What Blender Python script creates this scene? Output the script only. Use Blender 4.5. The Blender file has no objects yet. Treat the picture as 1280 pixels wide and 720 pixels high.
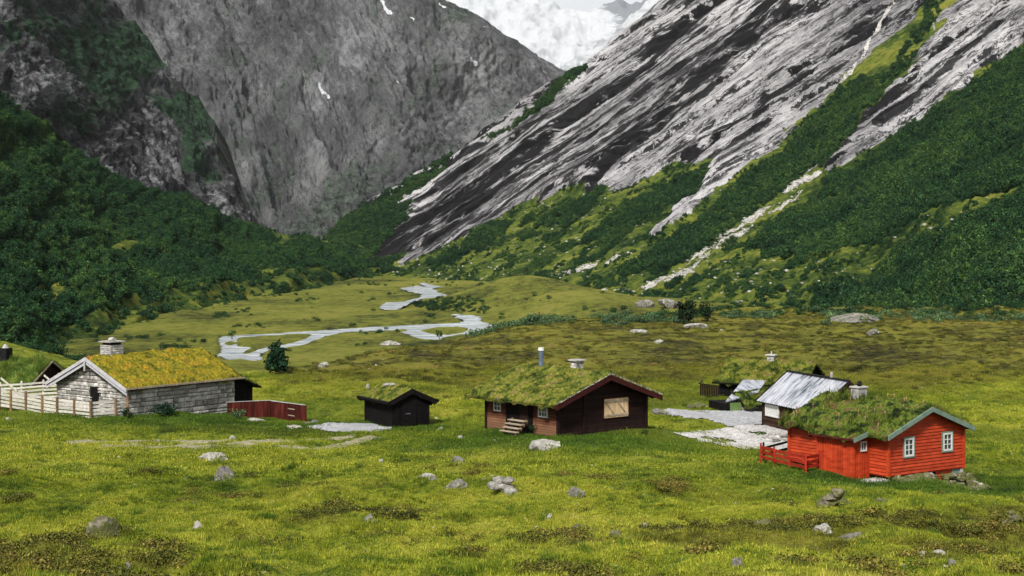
import bpy, math, random
import numpy as np
from mathutils import Vector, Matrix
rnd = random.Random(7)
RS = np.random.RandomState(11)
S = bpy.context.scene
COL = S.collection
PI = math.pi
CAMZ, F, HY = 12.0, 2000.0, 290.0

# ------------------------------------------------------------------ noise
_p = np.random.RandomState(3).permutation(4096)
_g = np.random.RandomState(4).uniform(-1, 1, (4096, 3)); _g /= np.linalg.norm(_g, axis=1)[:, None]
def _h(i, j, k): return _p[(_p[(_p[i & 4095] + j) & 4095] + k) & 4095]
def perlin(x, y, z=0.0):
    x, y, z = np.broadcast_arrays(np.asarray(x, float), np.asarray(y, float), np.asarray(z, float))
    xi, yi, zi = np.floor(x).astype(int), np.floor(y).astype(int), np.floor(z).astype(int)
    xf, yf, zf = x - xi, y - yi, z - zi
    u, v, w = [t * t * t * (t * (t * 6 - 15) + 10) for t in (xf, yf, zf)]
    def d(a, b, c):
        g = _g[_h(xi + a, yi + b, zi + c)]
        return g[..., 0] * (xf - a) + g[..., 1] * (yf - b) + g[..., 2] * (zf - c)
    def L(a, b, t): return a + t * (b - a)
    return L(L(L(d(0,0,0), d(1,0,0), u), L(d(0,1,0), d(1,1,0), u), v),
             L(L(d(0,0,1), d(1,0,1), u), L(d(0,1,1), d(1,1,1), u), v), w) * 1.6
def fbm(x, y, z=0.0, o=4, gain=.5):
    s = 0; a = 1; f = 1
    for i in range(o):
        s = s + a * perlin(np.asarray(x) * f + 17.3 * i, np.asarray(y) * f + 5.1 * i, np.asarray(z) * f + 3.3 * i)
        a *= gain; f *= 2.03
    return s
def ridged(x, y, z=0.0, o=4, gain=.5):
    s = 0; a = 1; f = 1
    for i in range(o):
        s = s + a * (1 - 2 * np.abs(perlin(np.asarray(x) * f + 9.3 * i, np.asarray(y) * f + 2.1 * i, np.asarray(z) * f)))
        a *= gain; f *= 2.07
    return s
def sst(x, a, b):
    t = np.clip((np.asarray(x, float) - a) / (b - a), 0, 1); return t * t * (3 - 2 * t)
def inpoly(px, py, poly):
    px = np.asarray(px, float); py = np.asarray(py, float); ins = np.zeros(px.shape, bool); n = len(poly)
    for i in range(n):
        x1, y1 = poly[i]; x2, y2 = poly[(i + 1) % n]
        if y1 == y2: continue
        c = ((y1 > py) != (y2 > py)) & (px < (x2 - x1) * (py - y1) / (y2 - y1) + x1)
        ins ^= c
    return ins
def segdist(px, py, line):
    d = np.full(np.shape(px), 1e9)
    for (x1, y1), (x2, y2) in zip(line[:-1], line[1:]):
        dx, dy = x2 - x1, y2 - y1
        t = np.clip(((px - x1) * dx + (py - y1) * dy) / (dx * dx + dy * dy + 1e-9), 0, 1)
        d = np.minimum(d, np.hypot(px - x1 - t * dx, py - y1 - t * dy))
    return d

# ------------------------------------------------------------------ materials
class NT:
    def __init__(s, name):
        s.m = bpy.data.materials.new(name); s.m.use_nodes = True
        s.t = s.m.node_tree; s.n = s.t.nodes; s.l = s.t.links
        s.b = s.n['Principled BSDF']; s.b.inputs['Roughness'].default_value = .85
        s.b.inputs['Specular IOR Level'].default_value = .10
    def new(s, k, **kw):
        n = s.n.new(k)
        for a, v in kw.items(): setattr(n, a, v)
        return n
    def link(s, a, b): s.l.new(a, b)
    def pos(s, kind='pos'):
        if kind == 'pos': return s.new('ShaderNodeNewGeometry').outputs['Position']
        if kind == 'obj': return s.new('ShaderNodeTexCoord').outputs['Object']
        a = s.new('ShaderNodeAttribute', attribute_name=kind); return a.outputs['Vector']
    def noise(s, vec, scale, detail=6, rough=.55, stretch=None, rot=None, typ=None, dist=0):
        if stretch or rot:
            mp = s.new('ShaderNodeMapping'); s.link(vec, mp.inputs[0]); vec = mp.outputs[0]
            if stretch: mp.inputs['Scale'].default_value = stretch
            if rot: mp.inputs['Rotation'].default_value = rot
        n = s.new('ShaderNodeTexNoise'); s.link(vec, n.inputs['Vector'])
        if typ: n.noise_type = typ
        n.inputs['Scale'].default_value = scale; n.inputs['Detail'].default_value = detail
        n.inputs['Roughness'].default_value = rough; n.inputs['Distortion'].default_value = dist
        return n.outputs[0]
    def math(s, op, a, b=None, clamp=False):
        n = s.new('ShaderNodeMath', operation=op, use_clamp=clamp)
        for i, v in enumerate((a, b)):
            if v is None: continue
            if isinstance(v, (int, float)): n.inputs[i].default_value = v
            else: s.link(v, n.inputs[i])
        return n.outputs[0]
    def ramp(s, fac, stops):
        r = s.new('ShaderNodeValToRGB'); s.link(fac, r.inputs[0]); e = r.color_ramp.elements
        while len(e) > 1: e.remove(e[0])
        e[0].position = stops[0][0]; e[0].color = (*stops[0][1], 1) if len(stops[0][1]) == 3 else stops[0][1]
        for p, c in stops[1:]:
            q = e.new(p); q.color = (*c, 1)
        return r.outputs[0]
    def step(s, fac, a, b):
        n = s.new('ShaderNodeMapRange', interpolation_type='SMOOTHSTEP'); s.link(fac, n.inputs[0])
        n.inputs[1].default_value = a; n.inputs[2].default_value = b; return n.outputs[0]
    def mix(s, fac, a, b, blend='MIX'):
        n = s.new('ShaderNodeMix', data_type='RGBA', blend_type=blend)
        for i, v in ((0, fac), (6, a), (7, b)):
            if isinstance(v, (int, float)): n.inputs[i].default_value = v
            elif isinstance(v, tuple): n.inputs[i].default_value = (*v, 1)
            else: s.link(v, n.inputs[i])
        return n.outputs[2]
    def attr(s, name, typ='GEOMETRY'): return s.new('ShaderNodeAttribute', attribute_name=name, attribute_type=typ)
    def col(s, c): s.link(c, s.b.inputs['Base Color'])
    def bump(s, h, strength=.4, dist=.05):
        b = s.new('ShaderNodeBump'); b.inputs['Strength'].default_value = strength
        b.inputs['Distance'].default_value = dist; s.link(h, b.inputs['Height']); s.link(b.outputs[0], s.b.inputs['Normal'])

def mat(name, stops, scale=3, coord='obj', detail=6, rough=.85, bump=.3, bdist=.02, stretch=None, tint=None, metal=0, spec=None, bscale=None):
    t = NT(name); p = t.pos(coord)
    n = t.noise(p, scale, detail, .6, stretch)
    c = t.ramp(n, stops)
    if tint:
        a = t.attr('tint'); c = t.mix(1.0, c, t.ramp(a.outputs['Fac'], [(0, (tint[0],) * 3), (1, (tint[1],) * 3)]), 'MULTIPLY')
    t.col(c); t.b.inputs['Roughness'].default_value = rough; t.b.inputs['Metallic'].default_value = metal
    if spec is not None: t.b.inputs['Specular IOR Level'].default_value = spec
    if bump: t.bump(t.noise(p, bscale or scale * 3, 6, .6, stretch), bump, bdist)
    return t.m

def S3(a, b, c=None):
    return [(.32, a), (.68, b)] if c is None else [(.3, a), (.5, b), (.7, c)]

def grass_cols(t, cover=True):
    p = t.pos('pos')
    n1 = t.noise(p, .03, 6, .62); n2 = t.noise(p, .38, 6, .68); n3 = t.noise(p, 5.0, 4, .65)
    f = t.math('ADD', t.math('MULTIPLY', n1, .42), t.math('ADD', t.math('MULTIPLY', n2, .36), t.math('MULTIPLY', n3, .22)))
    g = t.ramp(f, [(.385, (.012, .030, .004)), (.43, (.075, .115, .008)), (.485, (.195, .226, .017)), (.55, (.315, .312, .034)), (.64, (.40, .36, .075))])
    deep_green = t.ramp(f, [(.38, (.014, .036, .005)), (.5, (.062, .112, .010)), (.62, (.14, .190, .018))])
    nm = t.math('ADD', t.math('MULTIPLY', t.noise(p, .09, 6, .7), .55), t.math('MULTIPLY', t.noise(p, 1.1, 8, .78, stretch=(.6, 1, 1)), .45)); 
    moor = t.ramp(nm, [(.40, (.012, .014, .004)), (.45, (.050, .046, .010)), (.50, (.13, .13, .017)), (.56, (.195, .185, .024)), (.63, (.18, .105, .04))])
    # dark heath tufts
    nd = t.noise(p, .62, 8, .8)
    dk = t.math('MULTIPLY', t.step(nd, .535, .62), .8)
    return p, f, n3, g, deep_green, moor, nd, dk

def ground_material():
    t = NT('meadow_ground')
    p, f, n3, g, deep_green, moor, nd, dk = grass_cols(t)
    a = t.attr('cover'); sep = t.new('ShaderNodeSeparateColor'); t.link(a.outputs['Color'], sep.inputs[0])
    R, G, B = sep.outputs[0], sep.outputs[1], sep.outputs[2]
    c = t.mix(dk, g, (.028, .032, .006))
    c = t.mix(G, c, deep_green)
    sp = t.new('ShaderNodeSeparateXYZ'); t.link(p, sp.inputs[0]); farm = t.step(sp.outputs[1], 225, 330)
    vn = t.math('ADD', t.math('MULTIPLY', t.noise(p, .035, 7, .7, stretch=(.7, .45, 1)), .55), t.math('MULTIPLY', t.noise(p, .35, 7, .78, stretch=(1, .4, 1)), .45))
    vc = t.ramp(vn, [(.39, (.018, .026, .006)), (.44, (.055, .064, .011)), (.49, (.115, .125, .018)), (.54, (.165, .175, .026)), (.59, (.21, .195, .04)), (.65, (.17, .125, .05))])
    c = t.mix(farm, c, vc)
    c = t.mix(R, c, moor)
    soil = t.ramp(t.noise(p, 3, 6, .7), S3((.24, .22, .11), (.48, .44, .29)))
    bm = t.step(t.math('ADD', B, t.math('MULTIPLY', t.math('SUBTRACT', t.noise(p, 1.6, 6, .7), .5), .7)), .34, .72)
    c = t.mix(bm, c, soil)
    # small pale stones and flower heads
    c = t.mix(t.math('MULTIPLY', t.step(t.noise(p, 2.1, 8, .85), .56, .66), .6), c, (.03, .045, .008))
    st = t.step(t.noise(p, 7.5, 2, .5), .735, .77)
    c = t.mix(t.math('MULTIPLY', st, .8), c, (.40, .37, .28))
    t.col(c); t.bump(t.math('ADD', n3, t.noise(p, .9, 8, .75)), .9, .5)
    t.b.inputs['Specular IOR Level'].default_value = .08
    return t.m

def blade_material(name, kind):
    t = NT(name)
    p, f, n3, g, deep_green, moor, nd, dk = grass_cols(t)
    a = t.attr('cov', 'INSTANCER')
    sp = t.new('ShaderNodeSeparateXYZ'); t.link(a.outputs['Vector'], sp.inputs[0])
    c = t.mix(dk, g, (.035, .042, .008))
    c = t.mix(sp.outputs[1], c, deep_green); c = t.mix(sp.outputs[0], c, moor)
    r = t.attr('tint'); c = t.mix(1.0, c, t.ramp(r.outputs['Fac'], [(0, (.5, .58, .5)), (.75, (1.2, 1.18, 1.1)), (1, (1.6, 1.45, 1.6))]), 'MULTIPLY')
    t.col(c); t.b.inputs['Specular IOR Level'].default_value = .12; t.b.inputs['Roughness'].default_value = .7
    return t.m

def foliage_material(name, a, b, c, yel=None):
    t = NT(name); p = t.pos('pos')
    f = t.math('ADD', t.math('MULTIPLY', t.noise(p, .02, 5, .65), .6), t.math('MULTIPLY', t.noise(p, .3, 4, .7), .4))
    rr = t.new('ShaderNodeObjectInfo').outputs['Random']
    f = t.math('ADD', f, t.math('MULTIPLY', t.math('SUBTRACT', rr, .5), .20))
    cc = t.ramp(f, [(.36, a), (.5, b), (.64, c)])
    r = t.attr('tint'); cc = t.mix(1.0, cc, t.ramp(r.outputs['Fac'], [(0, (.30, .34, .32)), (.7, (1.1, 1.1, 1.05)), (1, (2.3, 2.2, 1.9))]), 'MULTIPLY')
    t.col(cc); t.b.inputs['Specular IOR Level'].default_value = .12
    return t.m

def rock_slab_material():
    t = NT('slab_rock'); s = t.pos('sc'); p = t.pos('pos')
    # sc.x runs along the dip, sc.y across it (metres)
    n1 = t.noise(s, .045, 7, .62, stretch=(.16, 1, 0), dist=.1)
    n2 = t.noise(s, .30, 8, .72, stretch=(.10, 1, 0), dist=.15)
    n3 = t.noise(p, .5, 6, .7)
    f = t.math('ADD', t.math('MULTIPLY', n1, .34), t.math('ADD', t.math('MULTIPLY', n2, .46), t.math('MULTIPLY', n3, .20)))
    sz = t.new('ShaderNodeSeparateXYZ'); t.link(s, sz.inputs[0])
    f = t.math('SUBTRACT', f, t.math('MULTIPLY', sz.outputs[2], .035))
    rock = t.ramp(f, [(.37, (.012, .012, .013)), (.42, (.065, .062, .065)), (.46, (.17, .165, .168)), (.52, (.35, .342, .345)), (.64, (.52, .51, .515))])
    rock = t.mix(t.math('MULTIPLY', t.step(t.noise(s, .014, 7, .7, stretch=(.4, 1, 0)), .46, .60), .55), rock, (.13, .128, .132))
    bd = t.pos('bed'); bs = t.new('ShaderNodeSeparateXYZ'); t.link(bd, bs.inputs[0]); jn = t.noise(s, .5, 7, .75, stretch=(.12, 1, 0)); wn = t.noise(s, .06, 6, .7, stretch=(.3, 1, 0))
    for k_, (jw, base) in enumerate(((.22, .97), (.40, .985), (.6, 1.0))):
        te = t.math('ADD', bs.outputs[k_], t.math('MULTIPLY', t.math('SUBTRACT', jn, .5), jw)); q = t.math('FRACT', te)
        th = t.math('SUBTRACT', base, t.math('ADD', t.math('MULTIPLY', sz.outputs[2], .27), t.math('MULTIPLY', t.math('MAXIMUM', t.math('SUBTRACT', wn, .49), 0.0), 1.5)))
        m_ = t.math('GREATER_THAN', q, th)  # crevice shade painted near-black along the drops of the bedding steps
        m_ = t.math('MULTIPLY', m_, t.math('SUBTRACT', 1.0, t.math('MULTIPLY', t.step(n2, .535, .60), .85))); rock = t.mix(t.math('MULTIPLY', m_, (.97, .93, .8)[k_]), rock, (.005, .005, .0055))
    for sc_, st_, wd in ((.055, .10, .012), (.17, .09, .02)):
        cr = t.noise(s, sc_, 6, .68, stretch=(st_, 1, 0), dist=.1)
        crack = t.math('SUBTRACT', 1.0, t.step(t.math('ABSOLUTE', t.math('SUBTRACT', cr, .5)), .002, wd))
        rock = t.mix(t.math('MULTIPLY', crack, .85), rock, (.014, .014, .015))
    gn = t.noise(p, .03, 6, .65); gr = t.noise(p, .22, 7, .75)
    grass = t.ramp(t.math('ADD', t.math('MULTIPLY', gn, .5), t.math('MULTIPLY', gr, .5)),
                   [(.40, (.008, .018, .006)), (.46, (.026, .046, .010)), (.51, (.060, .086, .014)), (.56, (.115, .130, .020)), (.62, (.165,.160,.028)), (.68, (.12,.09,.04))])
    forest = t.ramp(gr, S3((.006, .016, .007), (.016, .036, .012)))
    a = t.attr('cover'); sep = t.new('ShaderNodeSeparateColor'); t.link(a.outputs['Color'], sep.inputs[0])
    w = t.math('MULTIPLY', t.math('SUBTRACT', n2, .5), 1.3)
    rm = t.step(t.math('ADD', sep.outputs[0], w), .42, .58)
    fm = t.step(t.math('ADD', sep.outputs[1], t.math('MULTIPLY', t.math('SUBTRACT', gr, .5), .9)), .4, .6)
    gm = t.step(t.math('ADD', sep.outputs[2], t.math('MULTIPLY', t.math('SUBTRACT', n3, .5), 1.2)), .42, .62)
    c = t.mix(fm, grass, forest); c = t.mix(rm, c, rock)
    grav = t.ramp(n3, [(.35, (.16, .15, .13)), (.5, (.38, .365, .34)), (.65, (.58, .56, .53))])
    c = t.mix(gm, c, grav)
    t.col(c); h = t.math('ADD', t.math('MULTIPLY', n2, 1.0), t.math('MULTIPLY', n3, .5))
    t.bump(h, .8, 1.6); t.b.inputs['Specular IOR Level'].default_value = .04
    t.b.inputs['Roughness'].default_value = .9
    return t.m

def far_rock_material(name, lo, mid, hi, veg, scale=.012, stretch=(1, 1, .45), bd=14):
    t = NT(name); p = t.pos('pos')
    q = t.pos('sc')
    n1 = t.noise(q, .012, 8, .65); n2 = t.noise(q, .11, 9, .74, stretch=stretch, dist=.25); n4 = t.noise(q, .5, 6, .75, stretch=stretch)
    f = t.math('ADD', t.math('MULTIPLY', n1, .36), t.math('ADD', t.math('MULTIPLY', n2, .36), t.math('MULTIPLY', n4, .28)))
    c = t.ramp(f, [(.41, lo), (.50, mid), (.60, hi)])
    a = t.attr('cover'); sep = t.new('ShaderNodeSeparateColor'); t.link(a.outputs['Color'], sep.inputs[0])
    vm = t.step(t.math('ADD', sep.outputs[1], t.math('ADD', t.math('MULTIPLY', t.math('SUBTRACT', n2, .5), 2.4), t.math('MULTIPLY', t.math('SUBTRACT', n4, .5), 1.6))), .40, .68)
    vg = t.ramp(t.noise(p, scale * 9, 8, .8), [(.40, tuple(v * .25 for v in veg)), (.5, veg), (.62, tuple(v * 2.2 for v in veg))])
    c = t.mix(vm, c, vg)
    sm = t.step(t.math('ADD', sep.outputs[2], t.math('MULTIPLY', t.math('SUBTRACT', n2, .5), .8)), .45, .6)
    c = t.mix(sm, c, (.78, .80, .82))
    t.col(c); t.bump(t.math('ADD', n2, t.math('MULTIPLY', n4, .6)), 1.0, bd)
    return t.m

def snow_material():
    t = NT('glacier_snow'); p = t.pos('pos')
    n = t.noise(p, .004, 9, .65, stretch=(.5, 1, 1.6), dist=.6)
    a = t.attr('cover'); sep = t.new('ShaderNodeSeparateColor'); t.link(a.outputs['Color'], sep.inputs[0])
    m = t.step(t.math('ADD', sep.outputs[0], t.math('MULTIPLY', t.math('SUBTRACT', n, .5), 2.6)), .38, .66)
    c = t.mix(m, (.40, .415, .43), (.17, .18, .195)); t.col(c); t.bump(n, .35, 12)
    return t.m

def stone_mat(name, a, b, c, moss=.5, tint=(.6, 1.25)):
    t = NT(name); p = t.pos('obj')
    n = t.noise(p, 2.2, 7, .7); col = t.ramp(n, [(.32, a), (.5, b), (.66, c)])
    at = t.attr('tint'); col = t.mix(1.0, col, t.ramp(at.outputs['Fac'], [(0, (tint[0],) * 3), (1, (tint[1],) * 3)]), 'MULTIPLY')
    lich = t.step(t.noise(p, 5, 5, .7), .60, .66); col = t.mix(t.math('MULTIPLY', lich, .55), col, (.05, .05, .03))
    if moss:
        mm = t.step(t.noise(p, 1.6, 5, .7), 1 - moss, 1.06 - moss); col = t.mix(t.math('MULTIPLY', mm, .85), col, (.07, .08, .015))
    t.col(col); t.bump(t.noise(p, 9, 7, .7), .5, .06); return t.m

def sod_mat(name, cols, scale=1.3):
    t = NT(name); p = t.pos('obj')
    n = t.noise(p, scale, 5, .7)
    r = t.attr('tint'); c = t.ramp(n, cols)
    c = t.mix(1.0, c, t.ramp(r.outputs['Fac'], [(0, (.45, .5, .45)), (.5, (1, 1, 1)), (1, (1.5, 1.4, 1.3))]), 'MULTIPLY')
    t.col(c); t.bump(t.noise(p, 9, 5, .7), .6, .08); t.b.inputs['Specular IOR Level'].default_value = .1
    return t.m

M = {}
def build_mats():
    M['ground'] = ground_material(); M['blade'] = blade_material('grass_blades', 0)
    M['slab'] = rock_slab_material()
    M['heather'] = foliage_material('heather_leaves', (.030, .036, .008), (.080, .085, .014), (.15, .115, .028))
    M['forest'] = foliage_material('birch_scrub_leaves', (.006, .024, .011), (.015, .048, .017), (.045, .090, .020))
    M['forest_dark'] = foliage_material('dark_scrub_leaves', (.006, .022, .010), (.015, .044, .016), (.045, .085, .020))
    M['willow'] = foliage_material('willow_leaves', (.030, .060, .028), (.055, .095, .045), (.09, .14, .05))
    M['juniper'] = foliage_material('juniper_needles', (.006, .014, .006), (.012, .028, .010), (.022, .045, .014))
    M['bark'] = mat('bark', S3((.03, .025, .02), (.08, .07, .055)), 6)
    M['crag'] = far_rock_material('crag_rock', (.008, .008, .009), (.040, .040, .042), (.36, .36, .368), (.016, .038, .018), .022, (.28, 1, 0), 7)
    M['farrock'] = far_rock_material('far_mountain_rock', (.036, .037, .039), (.115, .116, .120), (.34, .342, .348), (.070, .088, .070), .0085, (.38, 1, 0), 16)
    M['snow'] = snow_material()
    M['red'] = mat('red_painted_boards', S3((.26, .024, .008), (.40, .046, .014), (.47, .066, .024)), 1.6, tint=(.78, 1.12), rough=.55, stretch=(1, 1, 4))
    M['redold'] = mat('weathered_red_boards', S3((.028, .006, .004), (.060, .010, .007), (.105, .022, .015)), 2, tint=(.6, 1.3), stretch=(1, 1, .3))
    M['redfence'] = mat('red_painted_rails', S3((.20, .014, .008), (.33, .028, .014)), 3, tint=(.8, 1.2), rough=.6)
    M['green'] = mat('grey_green_trim', S3((.10, .15, .12), (.17, .235, .19)), 3, rough=.6)
    M['white'] = mat('white_trim', S3((.50, .50, .48), (.64, .64, .62)), 4, rough=.5)
    M['glass'] = mat('window_glass', S3((.018, .022, .026), (.05, .06, .07)), 2, rough=.08, bump=0, spec=.6)
    M['curtain'] = mat('pale_curtain', S3((.45, .45, .43), (.6, .6, .58)), 8)
    M['tar'] = mat('black_tarred_boards', S3((.0035, .003, .003), (.009, .008, .008)), 3, tint=(.6, 1.3), rough=.85, spec=.08)
    M['darkbrown'] = mat('dark_stained_boards', S3((.010, .005, .004), (.022, .010, .008)), 2.5, tint=(.6, 1.4), spec=.12)
    M['brown'] = None
    M['barge_dark'] = mat('dark_red_bargeboard', S3((.025, .006, .005), (.055, .012, .010)), 4)
    M['shutter'] = mat('bare_wood_shutter', S3((.50, .34, .18), (.66, .49, .29)), 3, tint=(.85, 1.12), stretch=(5, 5, .6))
    M['palewood'] = mat('weathered_pale_wood', S3((.20, .15, .10), (.42, .35, .26)), 4, tint=(.7, 1.2))
    M['whitefence'] = mat('flaking_white_boards', S3((.26, .235, .19), (.48, .455, .40), (.60, .58, .54)), 5, tint=(.78, 1.1), stretch=(1, 1, 3))
    M['post'] = mat('brown_wooden_post', S3((.11, .06, .028), (.24, .15, .08)), 5, tint=(.7, 1.2))
    M['greywood'] = mat('pale_grey_bargeboard', S3((.32, .31, .33), (.46, .45, .475)), 4)
    M['stone'] = stone_mat('house_stone', (.15, .14, .125), (.36, .345, .315), (.54, .52, .485), 0, (.45, 1.35))
    M['mortar'] = mat('dark_joints', S3((.05, .045, .04), (.12, .11, .09)), 5)
    M['whitewash'] = stone_mat('whitewashed_stone', (.20, .19, .175), (.36, .345, .325), (.50, .485, .465), 0, (.65, 1.15))
    M['rock'] = stone_mat('boulder_stone', (.06, .057, .05), (.17, .16, .14), (.36, .345, .31), .46)
    M['palerock'] = stone_mat('pale_boulder_stone', (.12, .113, .10), (.30, .288, .255), (.48, .465, .43), .44)
    M['mossrock'] = stone_mat('mossy_boulder_stone', (.06, .05, .035), (.17, .15, .11), (.40, .37, .31), .56)
    M['concrete'] = mat('concrete', S3((.30, .29, .27), (.46, .45, .43)), 4)
    M['metalpipe'] = mat('galvanised_pipe', S3((.10, .14, .19), (.20, .26, .34)), 3, rough=.4, metal=.6)
    M['black'] = mat('black_iron', S3((.006, .006, .006), (.015, .015, .015)), 5)
    M['interior_shade'] = mat('interior_dark', S3((.004, .004, .004), (.008, .007, .006)), 5)  # near-black colour standing in for the darkness inside doorway and cellar
    M['sod_yellow'] = sod_mat('ochre_moss', [(.34, (.050, .052, .006)), (.43, (.120, .112, .009)), (.52, (.205, .172, .012)), (.60, (.25, .165, .013)), (.68, (.20, .075, .015))], 1.1)
    M['sod_green'] = sod_mat('roof_turf', [(.36, (.014, .022, .005)), (.43, (.048, .066, .009)), (.51, (.115, .130, .016)), (.59, (.17, .15, .03)), (.66, (.12, .09, .05))], 1.2)
    M['sod_dark'] = sod_mat('wild_roof_turf', [(.38, (.008, .013, .004)), (.45, (.032, .050, .008)), (.52, (.095, .135, .014)), (.60, (.10, .085, .028)), (.67, (.12, .055, .035))], 1.5)
    M['sod_tall'] = sod_mat('tall_roof_grass', [(.34, (.035, .065, .010)), (.5, (.085, .135, .020)), (.66, (.15, .19, .04))], .8)
    M['birchbark'] = mat('eave_bark_edge', [(.35, (.04, .035, .03)), (.5, (.16, .14, .11)), (.62, (.55, .52, .46))], 9, bump=.4)
    M['flower'] = mat('pink_seed_heads', S3((.34, .15, .10), (.50, .30, .22)), 5)
    # weathered cabin front: dark above, bleached towards the sill as wood weathers from rain splash
    t = NT('weathered_brown_boards'); p = t.pos('obj')
    n = t.noise(p, 2.2, 6, .65, stretch=(1, 1, 4)); c = t.ramp(n, S3((.030, .011, .006), (.085, .030, .016), (.13, .050, .026)))
    sp = t.new('ShaderNodeSeparateXYZ'); t.link(p, sp.inputs[0])
    hz = t.math('ADD', sp.outputs[2], t.math('MULTIPLY', t.noise(p, 1.3, 4, .6), .55))
    c = t.mix(t.math('MULTIPLY', t.math('SUBTRACT', 1.0, t.step(hz, .55, 1.35)), .85), c, (.20, .105, .058))
    a = t.attr('tint'); c = t.mix(1.0, c, t.ramp(a.outputs['Fac'], [(0, (.7,) * 3), (1, (1.2,) * 3)]), 'MULTIPLY')
    t.col(c); t.bump(n, .3, .02); M['brown'] = t.m
    # galvanised roof with worn patches
    t = NT('worn_metal_roof'); p = t.pos('obj')
    n = t.noise(p, 1.0, 6, .7, stretch=(3.2, .55, 1)); n2 = t.noise(p, .35, 3, .5)
    f = t.math('ADD', t.math('MULTIPLY', n, .7), t.math('MULTIPLY', n2, .3))
    c = t.ramp(f, [(.38, (.05, .06, .075)), (.43, (.15, .165, .19)), (.49, (.33, .34, .375)), (.66, (.52, .52, .565))])
    t.col(c); t.b.inputs['Roughness'].default_value = .42; t.b.inputs['Metallic'].default_value = .15; t.bump(n, .15, .02); M['metalroof'] = t.m
    # gravel
    for nm, c0, c1, c2 in (('gravel_grey', (.18, .18, .185), (.27, .27, .28), (.38, .38, .39)), ('gravel_white', (.20, .19, .17), (.36, .35, .335), (.52, .51, .495))):
        t = NT(nm); p = t.pos('pos'); n = t.noise(p, 4.5, 8, .75); c = t.ramp(n, [(.34, c0), (.48, c1), (.62, c2)])
        t.col(c); t.bump(t.noise(p, 9, 5, .7), .7, .08); M[nm] = t.m
    t = NT('river_water'); p = t.pos('pos'); n = t.noise(p, .28, 7, .75, stretch=(.35, 1, 1), dist=.6)
    c = t.ramp(n, [(.38, (.14, .18, .19)), (.46, (.30, .34, .35)), (.54, (.46, .49, .50)), (.62, (.66, .68, .69))])
    t.col(c); t.b.inputs['Roughness'].default_value = .22; t.b.inputs['Specular IOR Level'].default_value = .5
    t.bump(t.noise(p, 1.2, 5, .7), .35, .12); M['water'] = t.m
build_mats()

# ------------------------------------------------------------------ object helpers
class MB:
    def __init__(s): s.v = []; s.f = []; s.t = []
    def add(s, vs, fs, tint=.5):
        o = len(s.v); s.v.extend([tuple(v) for v in vs]); s.f.extend([tuple(i + o for i in f) for f in fs]); s.t.extend([tint] * len(fs))
    def box(s, x0, x1, y0, y1, z0, z1, tint=.5, M4=None):
        vs = [(x, y, z) for z in (z0, z1) for y in (y0, y1) for x in (x0, x1)]
        if M4 is not None: vs = [M4 @ Vector(v) for v in vs]
        s.add(vs, [(0, 2, 3, 1), (4, 5, 7, 6), (0, 1, 5, 4), (2, 6, 7, 3), (0, 4, 6, 2), (1, 3, 7, 5)], tint)
    def hexa(s, vs, tint=.5):   # 8 verts same order as box
        s.add(vs, [(0, 2, 3, 1), (4, 5, 7, 6), (0, 1, 5, 4), (2, 6, 7, 3), (0, 4, 6, 2), (1, 3, 7, 5)], tint)
    def beam(s, a, b, w, h, tint=.5, up=(0, 0, 1)):
        a, b = Vector(a), Vector(b); d = (b - a).normalized(); u = Vector(up)
        sd = d.cross(u).normalized() * w / 2; uu = sd.cross(d).normalized() * h / 2
        vs = [p + i * sd + j * uu for p in (a, b) for j in (-1, 1) for i in (-1, 1)]
        s.add(vs, [(0, 1, 3, 2), (4, 6, 7, 5), (0, 4, 5, 1), (2, 3, 7, 6), (0, 2, 6, 4), (1, 5, 7, 3)], tint)
    def tube(s, a, b, r0, r1=None, n=10, tint=.5, cap=True):
        a, b = Vector(a), Vector(b); r1 = r0 if r1 is None else r1; d = (b - a).normalized()
        u = d.orthogonal().normalized(); w = d.cross(u)
        vs = [p + (u * math.cos(2 * PI * i / n) + w * math.sin(2 * PI * i / n)) * r for p, r in ((a, r0), (b, r1)) for i in range(n)]
        fs = [(i, (i + 1) % n, n + (i + 1) % n, n + i) for i in range(n)]
        if cap: fs += [tuple(range(n - 1, -1, -1)), tuple(range(n, 2 * n))]
        s.add(vs, fs, tint)
    def obj(s, name, material, parent=None, smooth=False):
        return mkobj(name, s.v, s.f, material, parent, smooth, s.t)

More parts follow.
